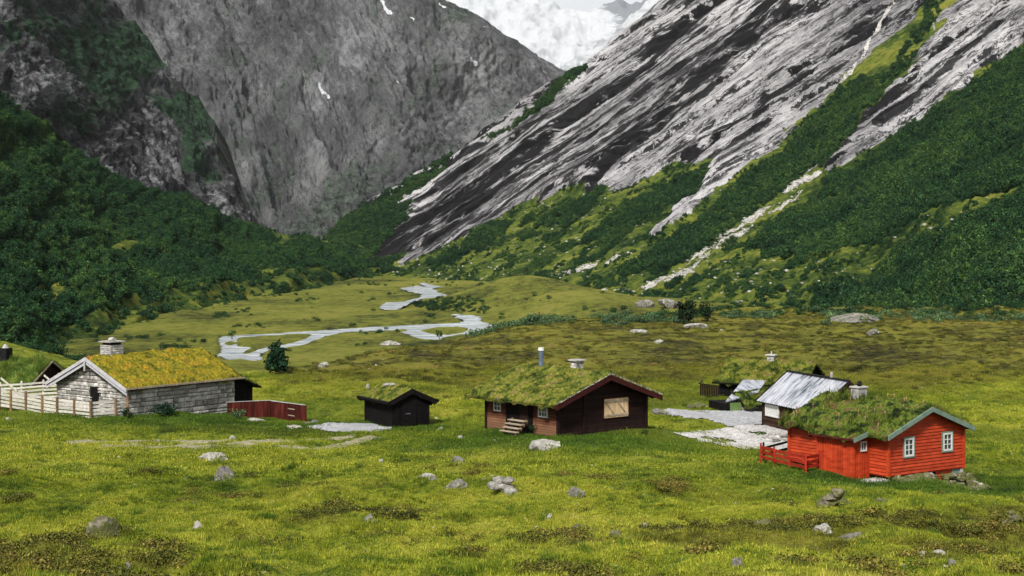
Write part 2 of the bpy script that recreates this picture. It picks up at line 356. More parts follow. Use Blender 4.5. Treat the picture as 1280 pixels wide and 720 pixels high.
def mkobj(name, v, f, material, parent=None, smooth=False, tints=None):
    me = bpy.data.meshes.new(name)
    me.from_pydata([tuple(x) for x in v] if not isinstance(v, np.ndarray) else v.tolist(), [], f if not isinstance(f, np.ndarray) else f.tolist())
    if tints is not None:
        at = me.attributes.new('tint', 'FLOAT', 'FACE'); at.data.foreach_set('value', np.asarray(tints, np.float32))
    if smooth: me.polygons.foreach_set('use_smooth', [True] * len(me.polygons))
    me.materials.append(material); me.update()
    o = bpy.data.objects.new(name, me); COL.objects.link(o)
    if parent is not None: o.parent = parent
    return o
def fastmesh(name, V, Q, material, smooth=True, tints=None, link=True):
    V = np.ascontiguousarray(V, np.float32).reshape(-1, 3); Q = np.ascontiguousarray(Q, np.int32); k = Q.shape[1]
    me = bpy.data.meshes.new(name); me.vertices.add(len(V)); me.vertices.foreach_set('co', V.ravel())
    me.loops.add(Q.size); me.loops.foreach_set('vertex_index', Q.ravel())
    me.polygons.add(len(Q)); me.polygons.foreach_set('loop_start', np.arange(0, Q.size, k, dtype=np.int32))
    try: me.polygons.foreach_set('loop_total', np.full(len(Q), k, np.int32))
    except Exception: pass
    me.polygons.foreach_set('use_smooth', np.full(len(Q), smooth))
    if tints is not None:
        at = me.attributes.new('tint', 'FLOAT', 'FACE'); at.data.foreach_set('value', np.asarray(tints, np.float32))
    me.materials.append(material); me.update(calc_edges=True); me.validate()
    o = bpy.data.objects.new(name, me)
    if link: COL.objects.link(o)
    return o
def tag(o, label=None, cat=None, group=None, kind=None):
    if label: o['label'] = label
    if cat: o['category'] = cat
    if group: o['group'] = group
    if kind: o['kind'] = kind
    return o
def empty(name, loc, ax=None, label=None, cat=None, group=None, rz=None):
    o = bpy.data.objects.new(name, None); COL.objects.link(o); o.location = loc; o.empty_display_size = .3
    if ax is not None: o.rotation_euler = (0, 0, math.atan2(ax[1], ax[0]))
    if rz is not None: o.rotation_euler = (0, 0, rz)
    return tag(o, label, cat, group)
def P(px, py, D): return ((px - 640) / F * D, D, CAMZ - (py - HY) / F * D)

# ------------------------------------------------------------------ ground heights
YS = np.concatenate([np.linspace(0, 28, 40), np.exp(np.linspace(math.log(28.3), math.log(14000), 900))])
near = [(0, 10.2), (15, 8.0), (30, 5.35), (45, 3.15), (60, 1.55)]
prof = {
 -300: near + [(75, .4), (90, -.2), (110, -.9), (120, -1.0), (135, -.7), (150, .2), (170, 1.0), (190, 0), (230, -5), (300, -11), (350, -13.5), (600, -14), (950, -15), (14000, -15)],
 0: near + [(75, .3), (90, -.35), (100, -.7), (110, -1.0), (120, -1.15), (135, -.9), (150, -.3), (170, .0), (190, -1), (230, -6), (300, -12), (350, -13.5), (600, -14), (950, -15), (14000, -15)],
 160: near + [(75, .3), (90, -.35), (100, -.75), (110, -1.05), (125, -1.15), (140, -1.2), (155, -2.0), (180, -4.5), (230, -9), (300, -13), (350, -14), (600, -14), (950, -15), (14000, -15)],
 350: near + [(75, .35), (90, -.3), (100, -.75), (110, -1.1), (125, -1.15), (150, -1.05), (170, -3), (200, -7), (250, -12), (300, -13.7), (350, -14), (600, -14), (950, -15), (14000, -15)],
 500: near + [(75, .5), (85, .1), (100, -.7), (106, -.95), (120, -1.0), (150, -.9), (172, -.4), (200, -3), (250, -10.5), (300, -13.7), (350, -14), (600, -14), (950, -15), (14000, -15)],
 640: near + [(75, .6), (85, .3), (92, .05), (100, -.3), (120, -.8), (150, -.8), (180, -.3), (205, .0), (240, -2.5), (300, -11), (350, -13.5), (600, -14), (950, -15), (14000, -15)],
 800: near + [(75, .55), (85, .15), (100, -.35), (120, -.7), (150, -.65), (180, -.3), (212, .1), (250, -1), (320, -7), (420, -11), (600, -13), (950, -15), (14000, -15)],
 960: near + [(75, .1), (80, -.15), (90, -.45), (100, -.55), (120, -.65), (150, -.6), (180, -.25), (215, .25), (250, .0), (320, -5), (420, -10), (600, -13), (950, -15), (14000, -15)],
 1120: near + [(75, -.15), (80, -.6), (90, -.95), (100, -.8), (120, -.8), (150, -.6), (180, -.3), (215, .25), (250, .0), (320, -5), (420, -10), (600, -13), (950, -15), (14000, -15)],
 1280: near + [(75, -.5), (85, -1.2), (100, -1.0), (120, -.9), (150, -.7), (180, -.4), (215, .0), (250, .0), (320, -5), (420, -10), (600, -13), (950, -15), (14000, -15)],
}
keys = sorted(prof); US = np.array([(k - 640) / F for k in keys])
TAB = []
for k in keys:
    a = np.array(prof[k]); z = np.interp(YS, a[:, 0], a[:, 1])
    ker = np.hanning(19); ker /= ker.sum(); zp = np.pad(z, 9, mode='edge'); TAB.append(np.convolve(zp, ker, 'valid'))
TAB = np.array(TAB)
UF = np.linspace(US[0], US[-1], 160)
T2 = np.array([np.interp(UF, US, TAB[:, j]) for j in range(TAB.shape[1])]).T
ker = np.hanning(17); ker /= ker.sum()
T2 = np.apply_along_axis(lambda c: np.convolve(np.pad(c, 8, mode='edge'), ker, 'valid'), 0, T2)
def ztab(X, Y):
    X = np.asarray(X, float); Y = np.asarray(Y, float)
    u = np.clip(X / np.maximum(Y, 8.0), UF[0], UF[-1] - 1e-6); j = (u - UF[0]) / (UF[1] - UF[0]); j0 = np.floor(j).astype(int); fj = j - j0
    k = np.interp(Y, YS, np.arange(len(YS))); k = np.clip(k, 0, len(YS) - 1.001); k0 = np.floor(k).astype(int); fk = k - k0
    j1 = np.minimum(j0 + 1, len(UF) - 1)
    return (T2[j0, k0] * (1 - fj) + T2[j1, k0] * fj) * (1 - fk) + (T2[j0, k0 + 1] * (1 - fj) + T2[j1, k0 + 1] * fj) * fk
def znoise(X, Y):
    X = np.asarray(X, float); Y = np.asarray(Y, float)
    a = .50 * fbm(X / 9, Y / 9, 1.0, 3) * (1 - .55 * sst(Y, 62, 84)) + .29 * fbm(X / 2.1, Y / 2.3, 2.0, 4, .6) * (1 - .45 * sst(Y, 66, 84))
    hum = .26 * np.maximum(0, fbm(X / 2.3, Y / 2.8, 7.0, 3)) * sst(Y, 118, 150)
    far = (.55 * fbm(X / 22, Y / 30, 3.0, 4)) * sst(Y, 120, 190) * (1 - .9 * sst(Y, 250, 330))
    valley = 1.1 * fbm(X / 60, Y / 90, 4.0, 3) * sst(Y, 500, 700)
    mound = 9.6 * np.exp(-(((X - 3) / 24) ** 2 + ((Y - 585) / 55) ** 2)) + 4.5 * np.exp(-(((X - 26) / 22) ** 2 + ((Y - 520) / 60) ** 2))
    fade = np.exp(-((Y - 0) / 14) ** 2)
    return (a * (1 - .8 * sst(Y, 250, 330)) + hum * (1 - sst(Y, 250, 330)) + far + valley) * (1 - fade) * sst(Y, 14, 36) + mound
pins = []
def zg(X, Y, pin=True):
    z = ztab(X, Y) + znoise(X, Y)
    for (x, y, dz, r) in (pins if pin else []):
        d2 = ((np.asarray(X) - x) ** 2 + (np.asarray(Y) - y) ** 2) / r ** 2
        w = np.exp(-d2 * d2)
        z = z * (1 - w) + dz * w
    return z
def hit(px, py, off=0.0):
    Y = np.exp(np.linspace(math.log(20), math.log(1300), 2600)); u = (px - 640) / F
    g = zg(u * Y, Y) + off; r = CAMZ - (py - HY) / F * Y
    i = np.argmax(r <= g)
    if not (r <= g).any(): i = len(Y) - 1
    return float(u * Y[i]), float(Y[i]), float(g[i])

# ------------------------------------------------------------------ house frames (front corner, directions)
def frame(px, py, D, ax):
    o = P(px, py, D); n = math.hypot(*ax); a = (ax[0] / n, ax[1] / n); b = (-a[1], a[0]); return o, a, b
def L2W(fr, x, y): o, a, b = fr; return (o[0] + a[0] * x + b[0] * y, o[1] + a[1] * x + b[1] * y)
RED = frame(1110.6, 595.6, 80, (.82, .571))
BRN = frame(698, 548, 92, (5.4, 4.6))
STN = frame(160, 518.7, 115, (.6, .8))
SHD = frame(490.6, 535, 106, (.87, .5))
MET = frame(953.8, 532, 104, (.33, -.944))
BCK = frame(899, 495, 123, (.87, -.49))
SML = frame(909, 515, 112, (.93, .36))
LFT = frame(30, 490, 131, (.80, .60))
def pin(fr, x, y, dz, r):
    X, Y = L2W(fr, x, y); pins.append((X, Y, fr[0][2] + dz, r))
pin(RED, 2.0, 3.5, -.15, 4.2); pin(RED, 6.6, 1.0, -1.05, 2.8); pin(RED, 3.6, -3.4, -.72, 2.0); pin(RED, 4.6, -1.2, -.98, 2.3); pin(RED, -2.2, 3.5, .0, 2.2)
pin(BRN, 3.6, 3.3, .1, 5.6); pin(STN, 4.0, 4.3, -.08, 6.5); pin(STN, 10.6, 2.2, -.85, 5.5); pin(SHD, 1.3, 2.2, .02, 3.6); pin(MET, 3.4, 2, .0, 4.2); pin(BCK, 3, 3, 0, 5)
pins.append((*P(310, 521, 119)[:2], P(310, 521, 119)[2] - .02, 4.0)); pins.append((*P(362, 526, 114.5)[:2], P(362, 526, 114.5)[2] - .05, 4.0)); pins.append((*P(335, 530, 110)[:2], P(335, 532, 110)[2], 3.6))
pin(SML, 2, 2, .0, 3.2)

# ------------------------------------------------------------------ ground sheet
us = np.concatenate([np.linspace(-1.6, -.37, 60)[:-1], np.linspace(-.37, .37, 620), np.linspace(.37, 1.6, 60)[1:]])
yr = np.concatenate([np.linspace(-30, 26, 30), np.exp(np.linspace(math.log(26.5), math.log(135), 440)), np.exp(np.linspace(math.log(135.6), math.log(420), 260)), np.exp(np.linspace(math.log(424), math.log(1250), 150)), np.exp(np.linspace(math.log(1300), math.log(14000), 30))])
UU, YY = np.meshgrid(us, yr); XX = UU * np.maximum(YY, 26)
ZZ = zg(XX, YY)
CARVE = []   # filled below before the mesh is made
RUT1 = [(95, 553), (200, 552), (300, 553), (360, 553), (400, 549), (428, 545)]
RUT2 = [(140, 556), (230, 556.5), (330, 559), (400, 560), (440, 554), (465, 548)]
ruts = [[hit(*p)[:2] for p in L] for L in (RUT1, RUT2)]
river_px = {
 'main': [(271,443),(276,436),(272,424),(276,419),(296,417),(330,415.5),(362,413.5),(400,411.5),(428,409.5),(477,406.5),(521,404),(556,402.5),(574,402),(578,399),(571,396),(562,391),(574,391),(584,392),(602,394),(602,400),(620,405),(616,412),(593,416),(575,416.5),(556,420),(548,423.5),(530,423),(515,419),(508,416),(490,411.5),(450,413),(427,414.5),(409,418.5),(396,423),(378,430),(352,434),(334,436.5),(327,441),(330,447),(318,450),(300,447),(285,448.5)],
 'mid': [(470,383),(482,377),(505,376),(523,371),(527,367),(512,364),(498,360),(522,356),(545,361),(565,368),(545,371),(528,373),(512,380),(500,386),(480,387)],
 'far': [(522,353),(532,353),(545,356),(558,358),(540,360),(528,357)]}
islands = [[(296,421),(305,420.5),(340,418),(372,415.8),(392,416.5),(384,421),(366,427),(346,430.5),(326,434),(312,440),(300,440.5),(314,432.5),(296,431)], [(489,411),(505,409.5),(513,411),(505,413.5),(493,413)], [(523,411.5),(545,407.5),(572,406.5),(588,409),(580,414),(560,417),(540,416)], [(279,427),(290,424),(296,427),(286,431)]]
def covers(X, Y):
    X = np.asarray(X, float); Y = np.asarray(Y, float)
    w = fbm(X / 14, Y / 14, 9.0, 3); u = X / np.maximum(Y, 5) * F + 640
    lo = np.interp(u, [-300, 0, 200, 350, 520, 640, 1280, 2000], [400, 400, 400, 118, 118, 112, 118, 118])
    R = sst(Y + w * 14, lo, lo + 34) * (1 - sst(Y + w * 10, 235, 270))
    R = np.maximum(R, .8 * sst(w + .5 * fbm(X / 2.2, Y / 2.2, 15.5, 3), -.15, .45) * sst(-X / np.maximum(Y, 5) * F, 230, 560) * (1 - sst(Y, 46, 62)) * sst(Y, 10, 20))
    R = np.maximum(R, .85 * sst(w + .4 * fbm(X / 4, Y / 4, 5.5, 3), .30, .62) * (1 - sst(Y, 100, 125)) * sst(Y, 10, 20) * np.where(Y < 62, 1, .35))
    G = np.zeros_like(R)
    for fr, (x, y), r in ((RED, (2, 2), 8), (BRN, (3, 2), 9), (STN, (5, 2), 12), (SHD, (1, 2), 6), (MET, (1, 2), 6)):
        cx, cy = L2W(fr, x, y); G = np.maximum(G, np.exp(-(((X - cx) / r) ** 2 + ((Y - cy + 3) / (r * .9)) ** 2)))  # darker green around and in front of the houses
    G = np.clip(G * 1.3 + .5 * sst(w, .0, .5) * sst(Y, 60, 90) * (1 - sst(Y, 118, 140)), 0, 1)
    B = np.zeros_like(R)
    m = (Y > 70) & (Y < 125)
    if m.any():
        d = np.minimum(segdist(X[m], Y[m], ruts[0]), segdist(X[m], Y[m], ruts[1])); B[m] = 1 - sst(d, .4, 1.15)
    return R, G, B
RR, GG, BB = covers(XX, YY)
# river bed lowered a little below the water sheet
rivm = np.zeros(XX.shape, bool)
m = (YY > 280) & (YY < 1000)
PY = HY + (CAMZ - ZZ) * F / np.maximum(YY, 5); PX = UU * F + 640
for k, poly in river_px.items(): rivm[m] |= inpoly(PX[m], PY[m], poly)
nr, nc = XX.shape
isl = np.zeros(XX.shape, bool)
for poly in islands: isl[m] |= inpoly(PX[m], PY[m], poly)
def blur0(a, n):
    for _ in range(n):
        b = np.pad(a, 1, mode='edge'); a = (b[1:-1, 1:-1] * 2 + b[:-2, 1:-1] + b[2:, 1:-1] + b[1:-1, :-2] + b[1:-1, 2:]) / 6
    return a
rv_ = blur0((rivm & ~isl).astype(float), 2); ZZ = ZZ - 1.1 * rv_
idx = np.arange(nr * nc).reshape(nr, nc)
Q = np.stack([idx[:-1, :-1], idx[:-1, 1:], idx[1:, 1:], idx[1:, :-1]], -1).reshape(-1, 4)
ground = fastmesh('ground', np.stack([XX, YY, ZZ], -1), Q, M['ground'])
tag(ground, kind='structure')
ca = ground.data.color_attributes.new('cover', 'FLOAT_COLOR', 'POINT')
ca.data.foreach_set('color', np.stack([RR, GG, BB, np.ones_like(RR)], -1).astype(np.float32).ravel())

# ------------------------------------------------------------------ flat sheets on the ground: river, gravel
def sheet(name, polys, holes, material, off, step, yrange, wob=0, wsc=1):
    # polygon outlines on the ground, converted to world, filled by a regular world grid
    wp = [[hit(*p)[:2] for p in pl] for pl in polys]; wh = [[hit(*p)[:2] for p in pl] for pl in holes]
    sx, sy = step
    xs = [p[0] for pl in wp for p in pl]; ys = [p[1] for pl in wp for p in pl]
    gx = np.arange(min(xs) - 2 * sx, max(xs) + 2 * sx, sx); gy = np.arange(min(ys) - 2 * sy, max(ys) + 2 * sy, sy)
    X, Y = np.meshgrid(gx, gy)
    wx = X + wob * fbm(X / wsc, Y / wsc, 6.6, 3); wy = Y + wob * fbm(X / wsc, Y / wsc, 8.8, 3)
    ins = np.zeros(X.shape, bool)
    for pl in wp: ins |= inpoly(wx, wy, pl)
    for pl in wh: ins &= ~inpoly(wx, wy, pl)
    Z = zg(X, Y) + off
    id_ = np.arange(X.size).reshape(X.shape)
    c = ins[:-1, :-1] & ins[1:, 1:] & ins[1:, :-1] & ins[:-1, 1:]
    q = np.stack([id_[:-1, :-1][c], id_[:-1, 1:][c], id_[1:, 1:][c], id_[1:, :-1][c]], -1)
    used, inv = np.unique(q, return_inverse=True)
    V = np.stack([X.ravel(), Y.ravel(), Z.ravel()], -1)[used]
    o = fastmesh(name, V, inv.reshape(-1, 4), material); tag(o, kind='structure'); return o, wp
sheet('river', [river_px['main']], [], M['water'], -.38, (.45, .9), None, .8, 5)
sheet('river', [river_px['mid'], river_px['far']], [], M['water'], -.25, (.9, 2.4), None, 1.2, 9)
GRAVEL = [(812, 513), (835, 511), (870, 513), (905, 514), (938, 514), (962, 518), (962, 530), (925, 533), (895, 530), (860, 524), (820, 518)]
WHITE = [(842, 543), (875, 540), (905, 536), (935, 532), (965, 533), (1000, 545), (1000, 566), (960, 564), (920, 561), (895, 557), (865, 549)]
gv1 = sheet('gravel_yard', [GRAVEL], [], M['gravel_grey'], .05, (.14, .2), None, .4, 1.5)
gv2 = sheet('crushed_stone_yard', [WHITE], [[(876, 547), (900, 548), (918, 553), (900, 554)], [(940, 541), (958, 542), (952, 545)]], M['gravel_white'], .05, (.12, .18), None, .5, 1.2)
gv3 = sheet('gravel_patch', [[(384, 534), (400, 531), (440, 529.5), (468, 530), (490, 535), (476, 540), (440, 541), (405, 539)]], [], M['gravel_grey'], .05, (.14, .2), None, .3, 1.2)

# ------------------------------------------------------------------ mountains: surfaces fitted to points with their own distances
class Patch:
    def __init__(s, ctrl):
        c = np.array(ctrl, float); s.c = c
        n = len(c); A = np.zeros((n + 3, n + 3)); r = np.hypot(c[:, None, 0] - c[None, :, 0], c[:, None, 1] - c[None, :, 1]) / 400
        A[:n, :n] = r + np.eye(n) * .02; A[:n, n:] = np.c_[np.ones(n), c[:, 0] / 1000, c[:, 1] / 1000]; A[n:, :n] = A[:n, n:].T
        s.w = np.linalg.solve(A, np.r_[1000 / c[:, 2], 0, 0, 0])
    def D(s, px, py):
        px = np.asarray(px, float); py = np.asarray(py, float); o = s.w[-3] + s.w[-2] * px / 1000 + s.w[-1] * py / 1000
        for w, c in zip(s.w[:-3], s.c): o = o + w * np.hypot(px - c[0], py - c[1]) / 400
        return 1000 / np.maximum(o, .12)
def patch_mesh(name, pt, top, bottom, x0, x1, nx, ny, disp, material, cover, back=400, topdrop=1.0):
    pxs = np.linspace(x0, x1, nx); ty = np.interp(pxs, *zip(*top)); by = np.interp(pxs, *zip(*bottom))
    t = np.linspace(0, 1, ny)[:, None]
    PXg = np.broadcast_to(pxs, (ny, nx)); PYg = by * (1 - t) + ty * t
    D = pt.D(PXg, PYg)
    # smooth D slightly
    for _ in range(6):
        D[1:-1, 1:-1] = (D[1:-1, 1:-1] * 2 + D[:-2, 1:-1] + D[2:, 1:-1] + D[1:-1, :-2] + D[1:-1, 2:]) / 6
    Pn = np.stack([(PXg - 640) / F * D, D, CAMZ - (PYg - HY) / F * D], -1)
    du = np.gradient(Pn, axis=1); dv = np.gradient(Pn, axis=0); N = np.cross(du, dv); N /= np.linalg.norm(N, axis=-1)[..., None] + 1e-9
    if N[..., 2].mean() < 0 : N = -N
    cov = cover(PXg, PYg, Pn)
    amt, sc = disp(PXg, PYg, Pn, cov)
    Pd = Pn + N * amt[..., None]
    # far side of the crest
    rows = [Pd]; last = Pd[-1]
    for k in range(1, 9):
        f = k / 8.0
        rows.append((last + np.array([0, back * f, -back * .9 * f * f - back * .15 * f]))[None])
    A = np.concatenate(rows, 0); n2 = A.shape[0]
    idx = np.arange(n2 * nx).reshape(n2, nx); q = np.stack([idx[:-1, :-1], idx[:-1, 1:], idx[1:, 1:], idx[1:, :-1]], -1).reshape(-1, 4)
    o = fastmesh(name, A, q, material); tag(o, kind='structure')
    def pad(a): return np.concatenate([a, np.repeat(a[-1:], 8, 0)], 0)
    ca = o.data.color_attributes.new('cover', 'FLOAT_COLOR', 'POINT')
    ca.data.foreach_set('color', pad(np.concatenate([cov, np.ones(cov.shape[:2] + (1,))], -1)).astype(np.float32).ravel())
    at = o.data.attributes.new('sc', 'FLOAT_VECTOR', 'POINT'); at.data.foreach_set('vector', pad(sc).astype(np.float32).ravel())
    return o, Pd, N, cov, PXg, PYg
def blur(a, n=2):
    a = a.astype(float)
    for _ in range(n):
        b = np.pad(a, 1, mode='edge'); a = (b[1:-1, 1:-1] * 2 + b[:-2, 1:-1] + b[2:, 1:-1] + b[1:-1, :-2] + b[1:-1, 2:]) / 6
    return a

# --- right mountain
E_ctrl = [(480,342,1000),(405,306,1150),(640,352,850),(800,380,620),(1000,405,440),(1280,425,300),(1450,430,250),(540,210,1260),(700,95,1330),(830,0,1380),(1000,-120,1400),
          (1280,60,800),(1280,-200,1150),(1450,-260,900),(1450,0,620),(1450,200,400),(1280,250,480),(1000,250,760),(1000,100,1030),(800,200,1080),(640,280,1080),(900,320,680),(1100,330,520)]
E_top = [(396,304),(405,299),(430,270),(470,245),(500,231),(540,206),(560,195),(600,166),(640,140),(700,95),(720,84),(760,48),(790,28),(830,-4),(1000,-130),(1280,-330),(1450,-420)]
E_bot = [(396,318),(450,342),(480,348),(560,362),(640,366),(700,374),(800,388),(900,406),(1000,420),(1280,436),(1450,440)]
rockpoly = [(455,330),(520,322),(556,300),(600,280),(640,262),(690,242),(740,230),(800,224),(850,204),(882,196),(872,238),(836,275),(790,306),(850,283),(905,235),(969,185),(992,152),(1051,99),(1100,55),(1190,-15),(1300,-200),(1500,-500),(300,-500),(440,262),(500,265),(470,300)]
rock2 = [(1200,-60),(1190,5),(1150,65),(1110,112),(1070,160),(1022,203),(1035,220),(1090,192),(1162,136),(1230,88),(1290,45),(1460,-80),(1460,-500),(1300,-400)]
greengap = [(1185,-10),(1165,40),(1135,90),(1110,120),(1095,118),(1125,70),(1150,30),(1170,-10)]
scree = [(1030,214),(1000,243),(960,272),(905,311),(866,338),(852,346),(790,362),(700,372),(705,368),(790,356),(845,333),(890,305),(945,262),(990,232),(1015,208)]
scree2 = [(680,345),(712,338),(760,322),(800,306),(795,312),(750,332),(712,343)]
stream = [(1116,0),(1098,30),(1080,60),(1062,90),(1050,100)]
FOR = [ [(1460,-60),(1280,62),(1230,98),(1150,152),(1090,197),(1040,228),(985,272),(945,300),(965,322),(1040,318),(1110,298),(1190,258),(1280,228),(1460,150)],
        [(1460,190),(1280,246),(1210,283),(1130,318),(1080,350),(1020,380),(995,402),(1100,412),(1460,440)],
        [(1098,98),(1050,106),(1004,160),(960,205),(905,248),(850,288),(795,322),(772,338),(800,336),(850,322),(900,296),(955,258),(1005,225),(1060,168),(1098,128)],
        [(396,300),(430,268),(500,231),(560,195),(540,225),(500,250),(470,268),(450,300),(462,322),(500,338),(440,340)],
        [(520,330),(560,306),(600,286),(640,272),(640,290),(600,310),(560,332)],
        [(690,262),(740,240),(770,235),(740,262),(700,285),(660,292)],
        [(735,290),(800,250),(860,220),(885,205),(880,240),(830,262),(790,290),(740,308)],
        [(612,170),(720,84),(722,92),(650,150),(600,178)],
        [(438,262),(500,240),(512,262),(480,300),(466,336),(440,338),(430,300)] ]
def E_cover(px, py, Pn):
    wx = 9 * fbm(px / 38, py / 38, 0, 4); wy = 9 * fbm(px / 38, py / 38, 5, 4)
    # warp mostly along the dip (up-right)
    d = 34 * fbm((px * .83 - py * .56) / 150, (px * .56 + py * .83) / 11, 2, 5, .6)
    qx = px + wx * .6 + d * .8; qy = py + wy * .6 - d * .6
    R = (inpoly(qx, qy, rockpoly) | inpoly(qx, qy, rock2)) & ~inpoly(qx, qy, greengap)
    G = np.zeros(px.shape, bool)
    for f in FOR: G |= inpoly(px + wx * .7 + d * .35, py + wy * .7 - d * .25, f)
    G &= ~inpoly(px + wx * .3, py + wy * .3, scree)
    G |= inpoly(px + wx, py + wy, greengap) & (fbm(px / 12, py / 12, 48, 4) > -.05)
    G &= ~((fbm(px / 34, py / 12, 44, 4) > .5) & (py > 170))
    G &= ~((fbm(px / 30, py / 7, 46, 4) + (py - 392) / 22 > .35) & (px > 900) & (py > 370))
    B = inpoly(px + wx * .3, py + wy * .3, scree) | inpoly(px + wx * .3, py + wy * .3, scree2)
    B &= fbm((px * .83 - py * .56) / 60, (px * .56 + py * .83) / 5, 12, 4, .6) > -.02
    st = segdist(px + wx * .1, py, stream) < 1.6
    R = R & ~G | (R & (fbm(px / 20, py / 20, 3, 3) > .2))
    return np.stack([blur(R), blur(G), np.maximum(blur(B, 1), st * .9)], -1)
EXTRA = {}
def E_disp(px, py, Pn, cov):
    # dip coordinates in metres
    k = 1 / F * Pn[..., 1]
    a = (px * .83 - py * .56) * .525; b = (px * .56 + py * .83) * .525
    r = blur(cov[..., 0], 9)
    big = 4.5 * fbm(a / 190, b / 60, 1.0, 3)
    led = -1.2 + 1.2 * ridged(a / 110, b / 12, 2.0, 4, .6) + .6 * np.abs(fbm(a / 26, b / 4.5, 4.0, 4, .6))
    bed = []
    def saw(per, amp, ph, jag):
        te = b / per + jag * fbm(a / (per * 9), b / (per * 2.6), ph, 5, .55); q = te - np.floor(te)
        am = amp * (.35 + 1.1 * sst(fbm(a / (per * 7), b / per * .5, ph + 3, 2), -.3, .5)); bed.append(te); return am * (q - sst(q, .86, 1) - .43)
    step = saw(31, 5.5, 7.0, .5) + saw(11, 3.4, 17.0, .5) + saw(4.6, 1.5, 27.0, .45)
    fine = .45 * fbm(a / 9, b / 2.2, 6, 3)
    soft = 3.0 * fbm(a / 70, b / 40, 8, 4)
    edge = sst(np.abs(np.arange(px.shape[0])[:, None] / px.shape[0]), 0, .08)
    amt = r * (big + led + step + fine) + (1 - r) * soft + .9 * fbm(px / 9, py / 9, 3, 2) * (1 - r)
    dk = .75 * np.exp(-((b - 285 - 6 * fbm(a / 50, b / 30, 2, 3)) / 20) ** 2) * sst(a, 60, 130) * (1 - sst(a, 330, 430)) + .7 * sst(fbm(a / 120, b / 17, 19, 5, .6), .05, .5)
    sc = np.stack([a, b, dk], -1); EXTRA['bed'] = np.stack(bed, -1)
    return amt * edge, sc
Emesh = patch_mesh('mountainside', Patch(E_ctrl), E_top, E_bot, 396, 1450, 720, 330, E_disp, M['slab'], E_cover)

# --- left forested slope
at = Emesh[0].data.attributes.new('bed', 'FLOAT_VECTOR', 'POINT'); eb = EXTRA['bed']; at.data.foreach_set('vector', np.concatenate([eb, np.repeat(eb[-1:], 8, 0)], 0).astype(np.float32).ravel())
B_ctrl = [(0,440,335),(100,418,390),(250,388,540),(350,370,680),(440,350,900),(470,342,980),(0,125,680),(-250,-40,560),(-250,450,280),(60,170,760),(200,240,870),(320,285,960),(400,308,980),(0,260,490),(150,320,600)]
B_top = [(-250,-30),(-100,62),(0,124),(60,168),(110,197),(160,225),(200,241),(260,262),(320,284),(360,293),(400,305),(440,322),(462,337),(480,345)]
B_bot = [(-250,475),(0,462),(60,454),(100,444),(150,434),(200,424),(250,410),(300,396),(350,384),(400,370),(440,360),(480,352)]
B_bare = [(170,372),(240,362),(280,352),(350,338),(420,340),(462,345),(480,360),(200,430),(60,440),(80,405)]
def B_cover(px, py, Pn):
    wx = 8 * fbm(px / 40, py / 30, 0, 4); wy = 10 * fbm(px / 40, py / 20, 5, 4)
    G = ~inpoly(px + wx, py + wy, B_bare)
    sp = fbm(px / 60, py / 25, 3.3, 3)
    G = G & ~((sp > .5) & (py > 250 + px * .1))
    return np.stack([np.zeros(px.shape), blur(G), np.zeros(px.shape)], -1)
def B_disp(px, py, Pn, cov):
    a = px * .7; b = py * .7
    e = np.minimum(1, np.arange(px.shape[0])[:, None] / px.shape[0] * 8)
    return (5 * fbm(a / 60, b / 40, 1, 4) + 2.0 * fbm(a / 9, b / 9, 4, 3) * cov[..., 1]) * e, np.stack([a, b, a * 0], -1)
Bmesh = patch_mesh('wooded_hillside', Patch(B_ctrl), B_top, B_bot, -250, 480, 380, 200, B_disp, M['slab'], B_cover, back=250)

# --- left crag
C_ctrl = [(0,150,820),(60,195,900),(200,268,1020),(330,305,1180),(-250,50,700),(-250,-350,1150),(0,-200,1350),(140,0,1420),(190,80,1420),(265,160,1400),(300,235,1330),(322,287,1260),(100,60,1200),(180,180,1180)]
C_top = [(-250,-420),(-50,-230),(60,-110),(138,-4),(165,28),(190,78),(215,102),(240,128),(262,158),(272,186),(290,228),(305,262),(322,289),(334,306)]
C_bot = [(-250,20),(0,160),(60,205),(200,275),(320,312),(334,318)]
def C_cover(px, py, Pn):
    n = fbm(px / 70, py / 60, 2, 4); s = fbm((px * .6 + py * .8) / 70, (px * .8 - py * .6) / 14, 4, 4)
    veg = .35 + .7 * n + .5 * s
    vv = np.exp(-(((px - 130) / 95) ** 2 + ((py - 70) / 75) ** 2)) * .75 + np.exp(-(((px - 235) / 40) ** 2 + ((py - 180) / 60) ** 2)) * .5
    vv -= np.exp(-(((px - 170) / 60) ** 2 + ((py - 190) / 40) ** 2)) * .7
    return np.stack([np.zeros(px.shape), np.clip(veg * .6 + vv, 0, 1), np.zeros(px.shape)], -1)
def C_disp(px, py, Pn, cov):
    a = (px * .6 + py * .8); b = (px * .8 - py * .6)
    return 8 * fbm(a / 150, b / 60, 1, 4) + 4.5 * ridged(a / 60, b / 17, 3, 5, .6) + 1.8 * ridged(a / 14, b / 6, 6, 3) - 4, np.stack([a, b, a * 0], -1)
Cmesh = patch_mesh('crag', Patch(C_ctrl), C_top, C_bot, -250, 334, 360, 320, C_disp, M['crag'], C_cover, back=500)

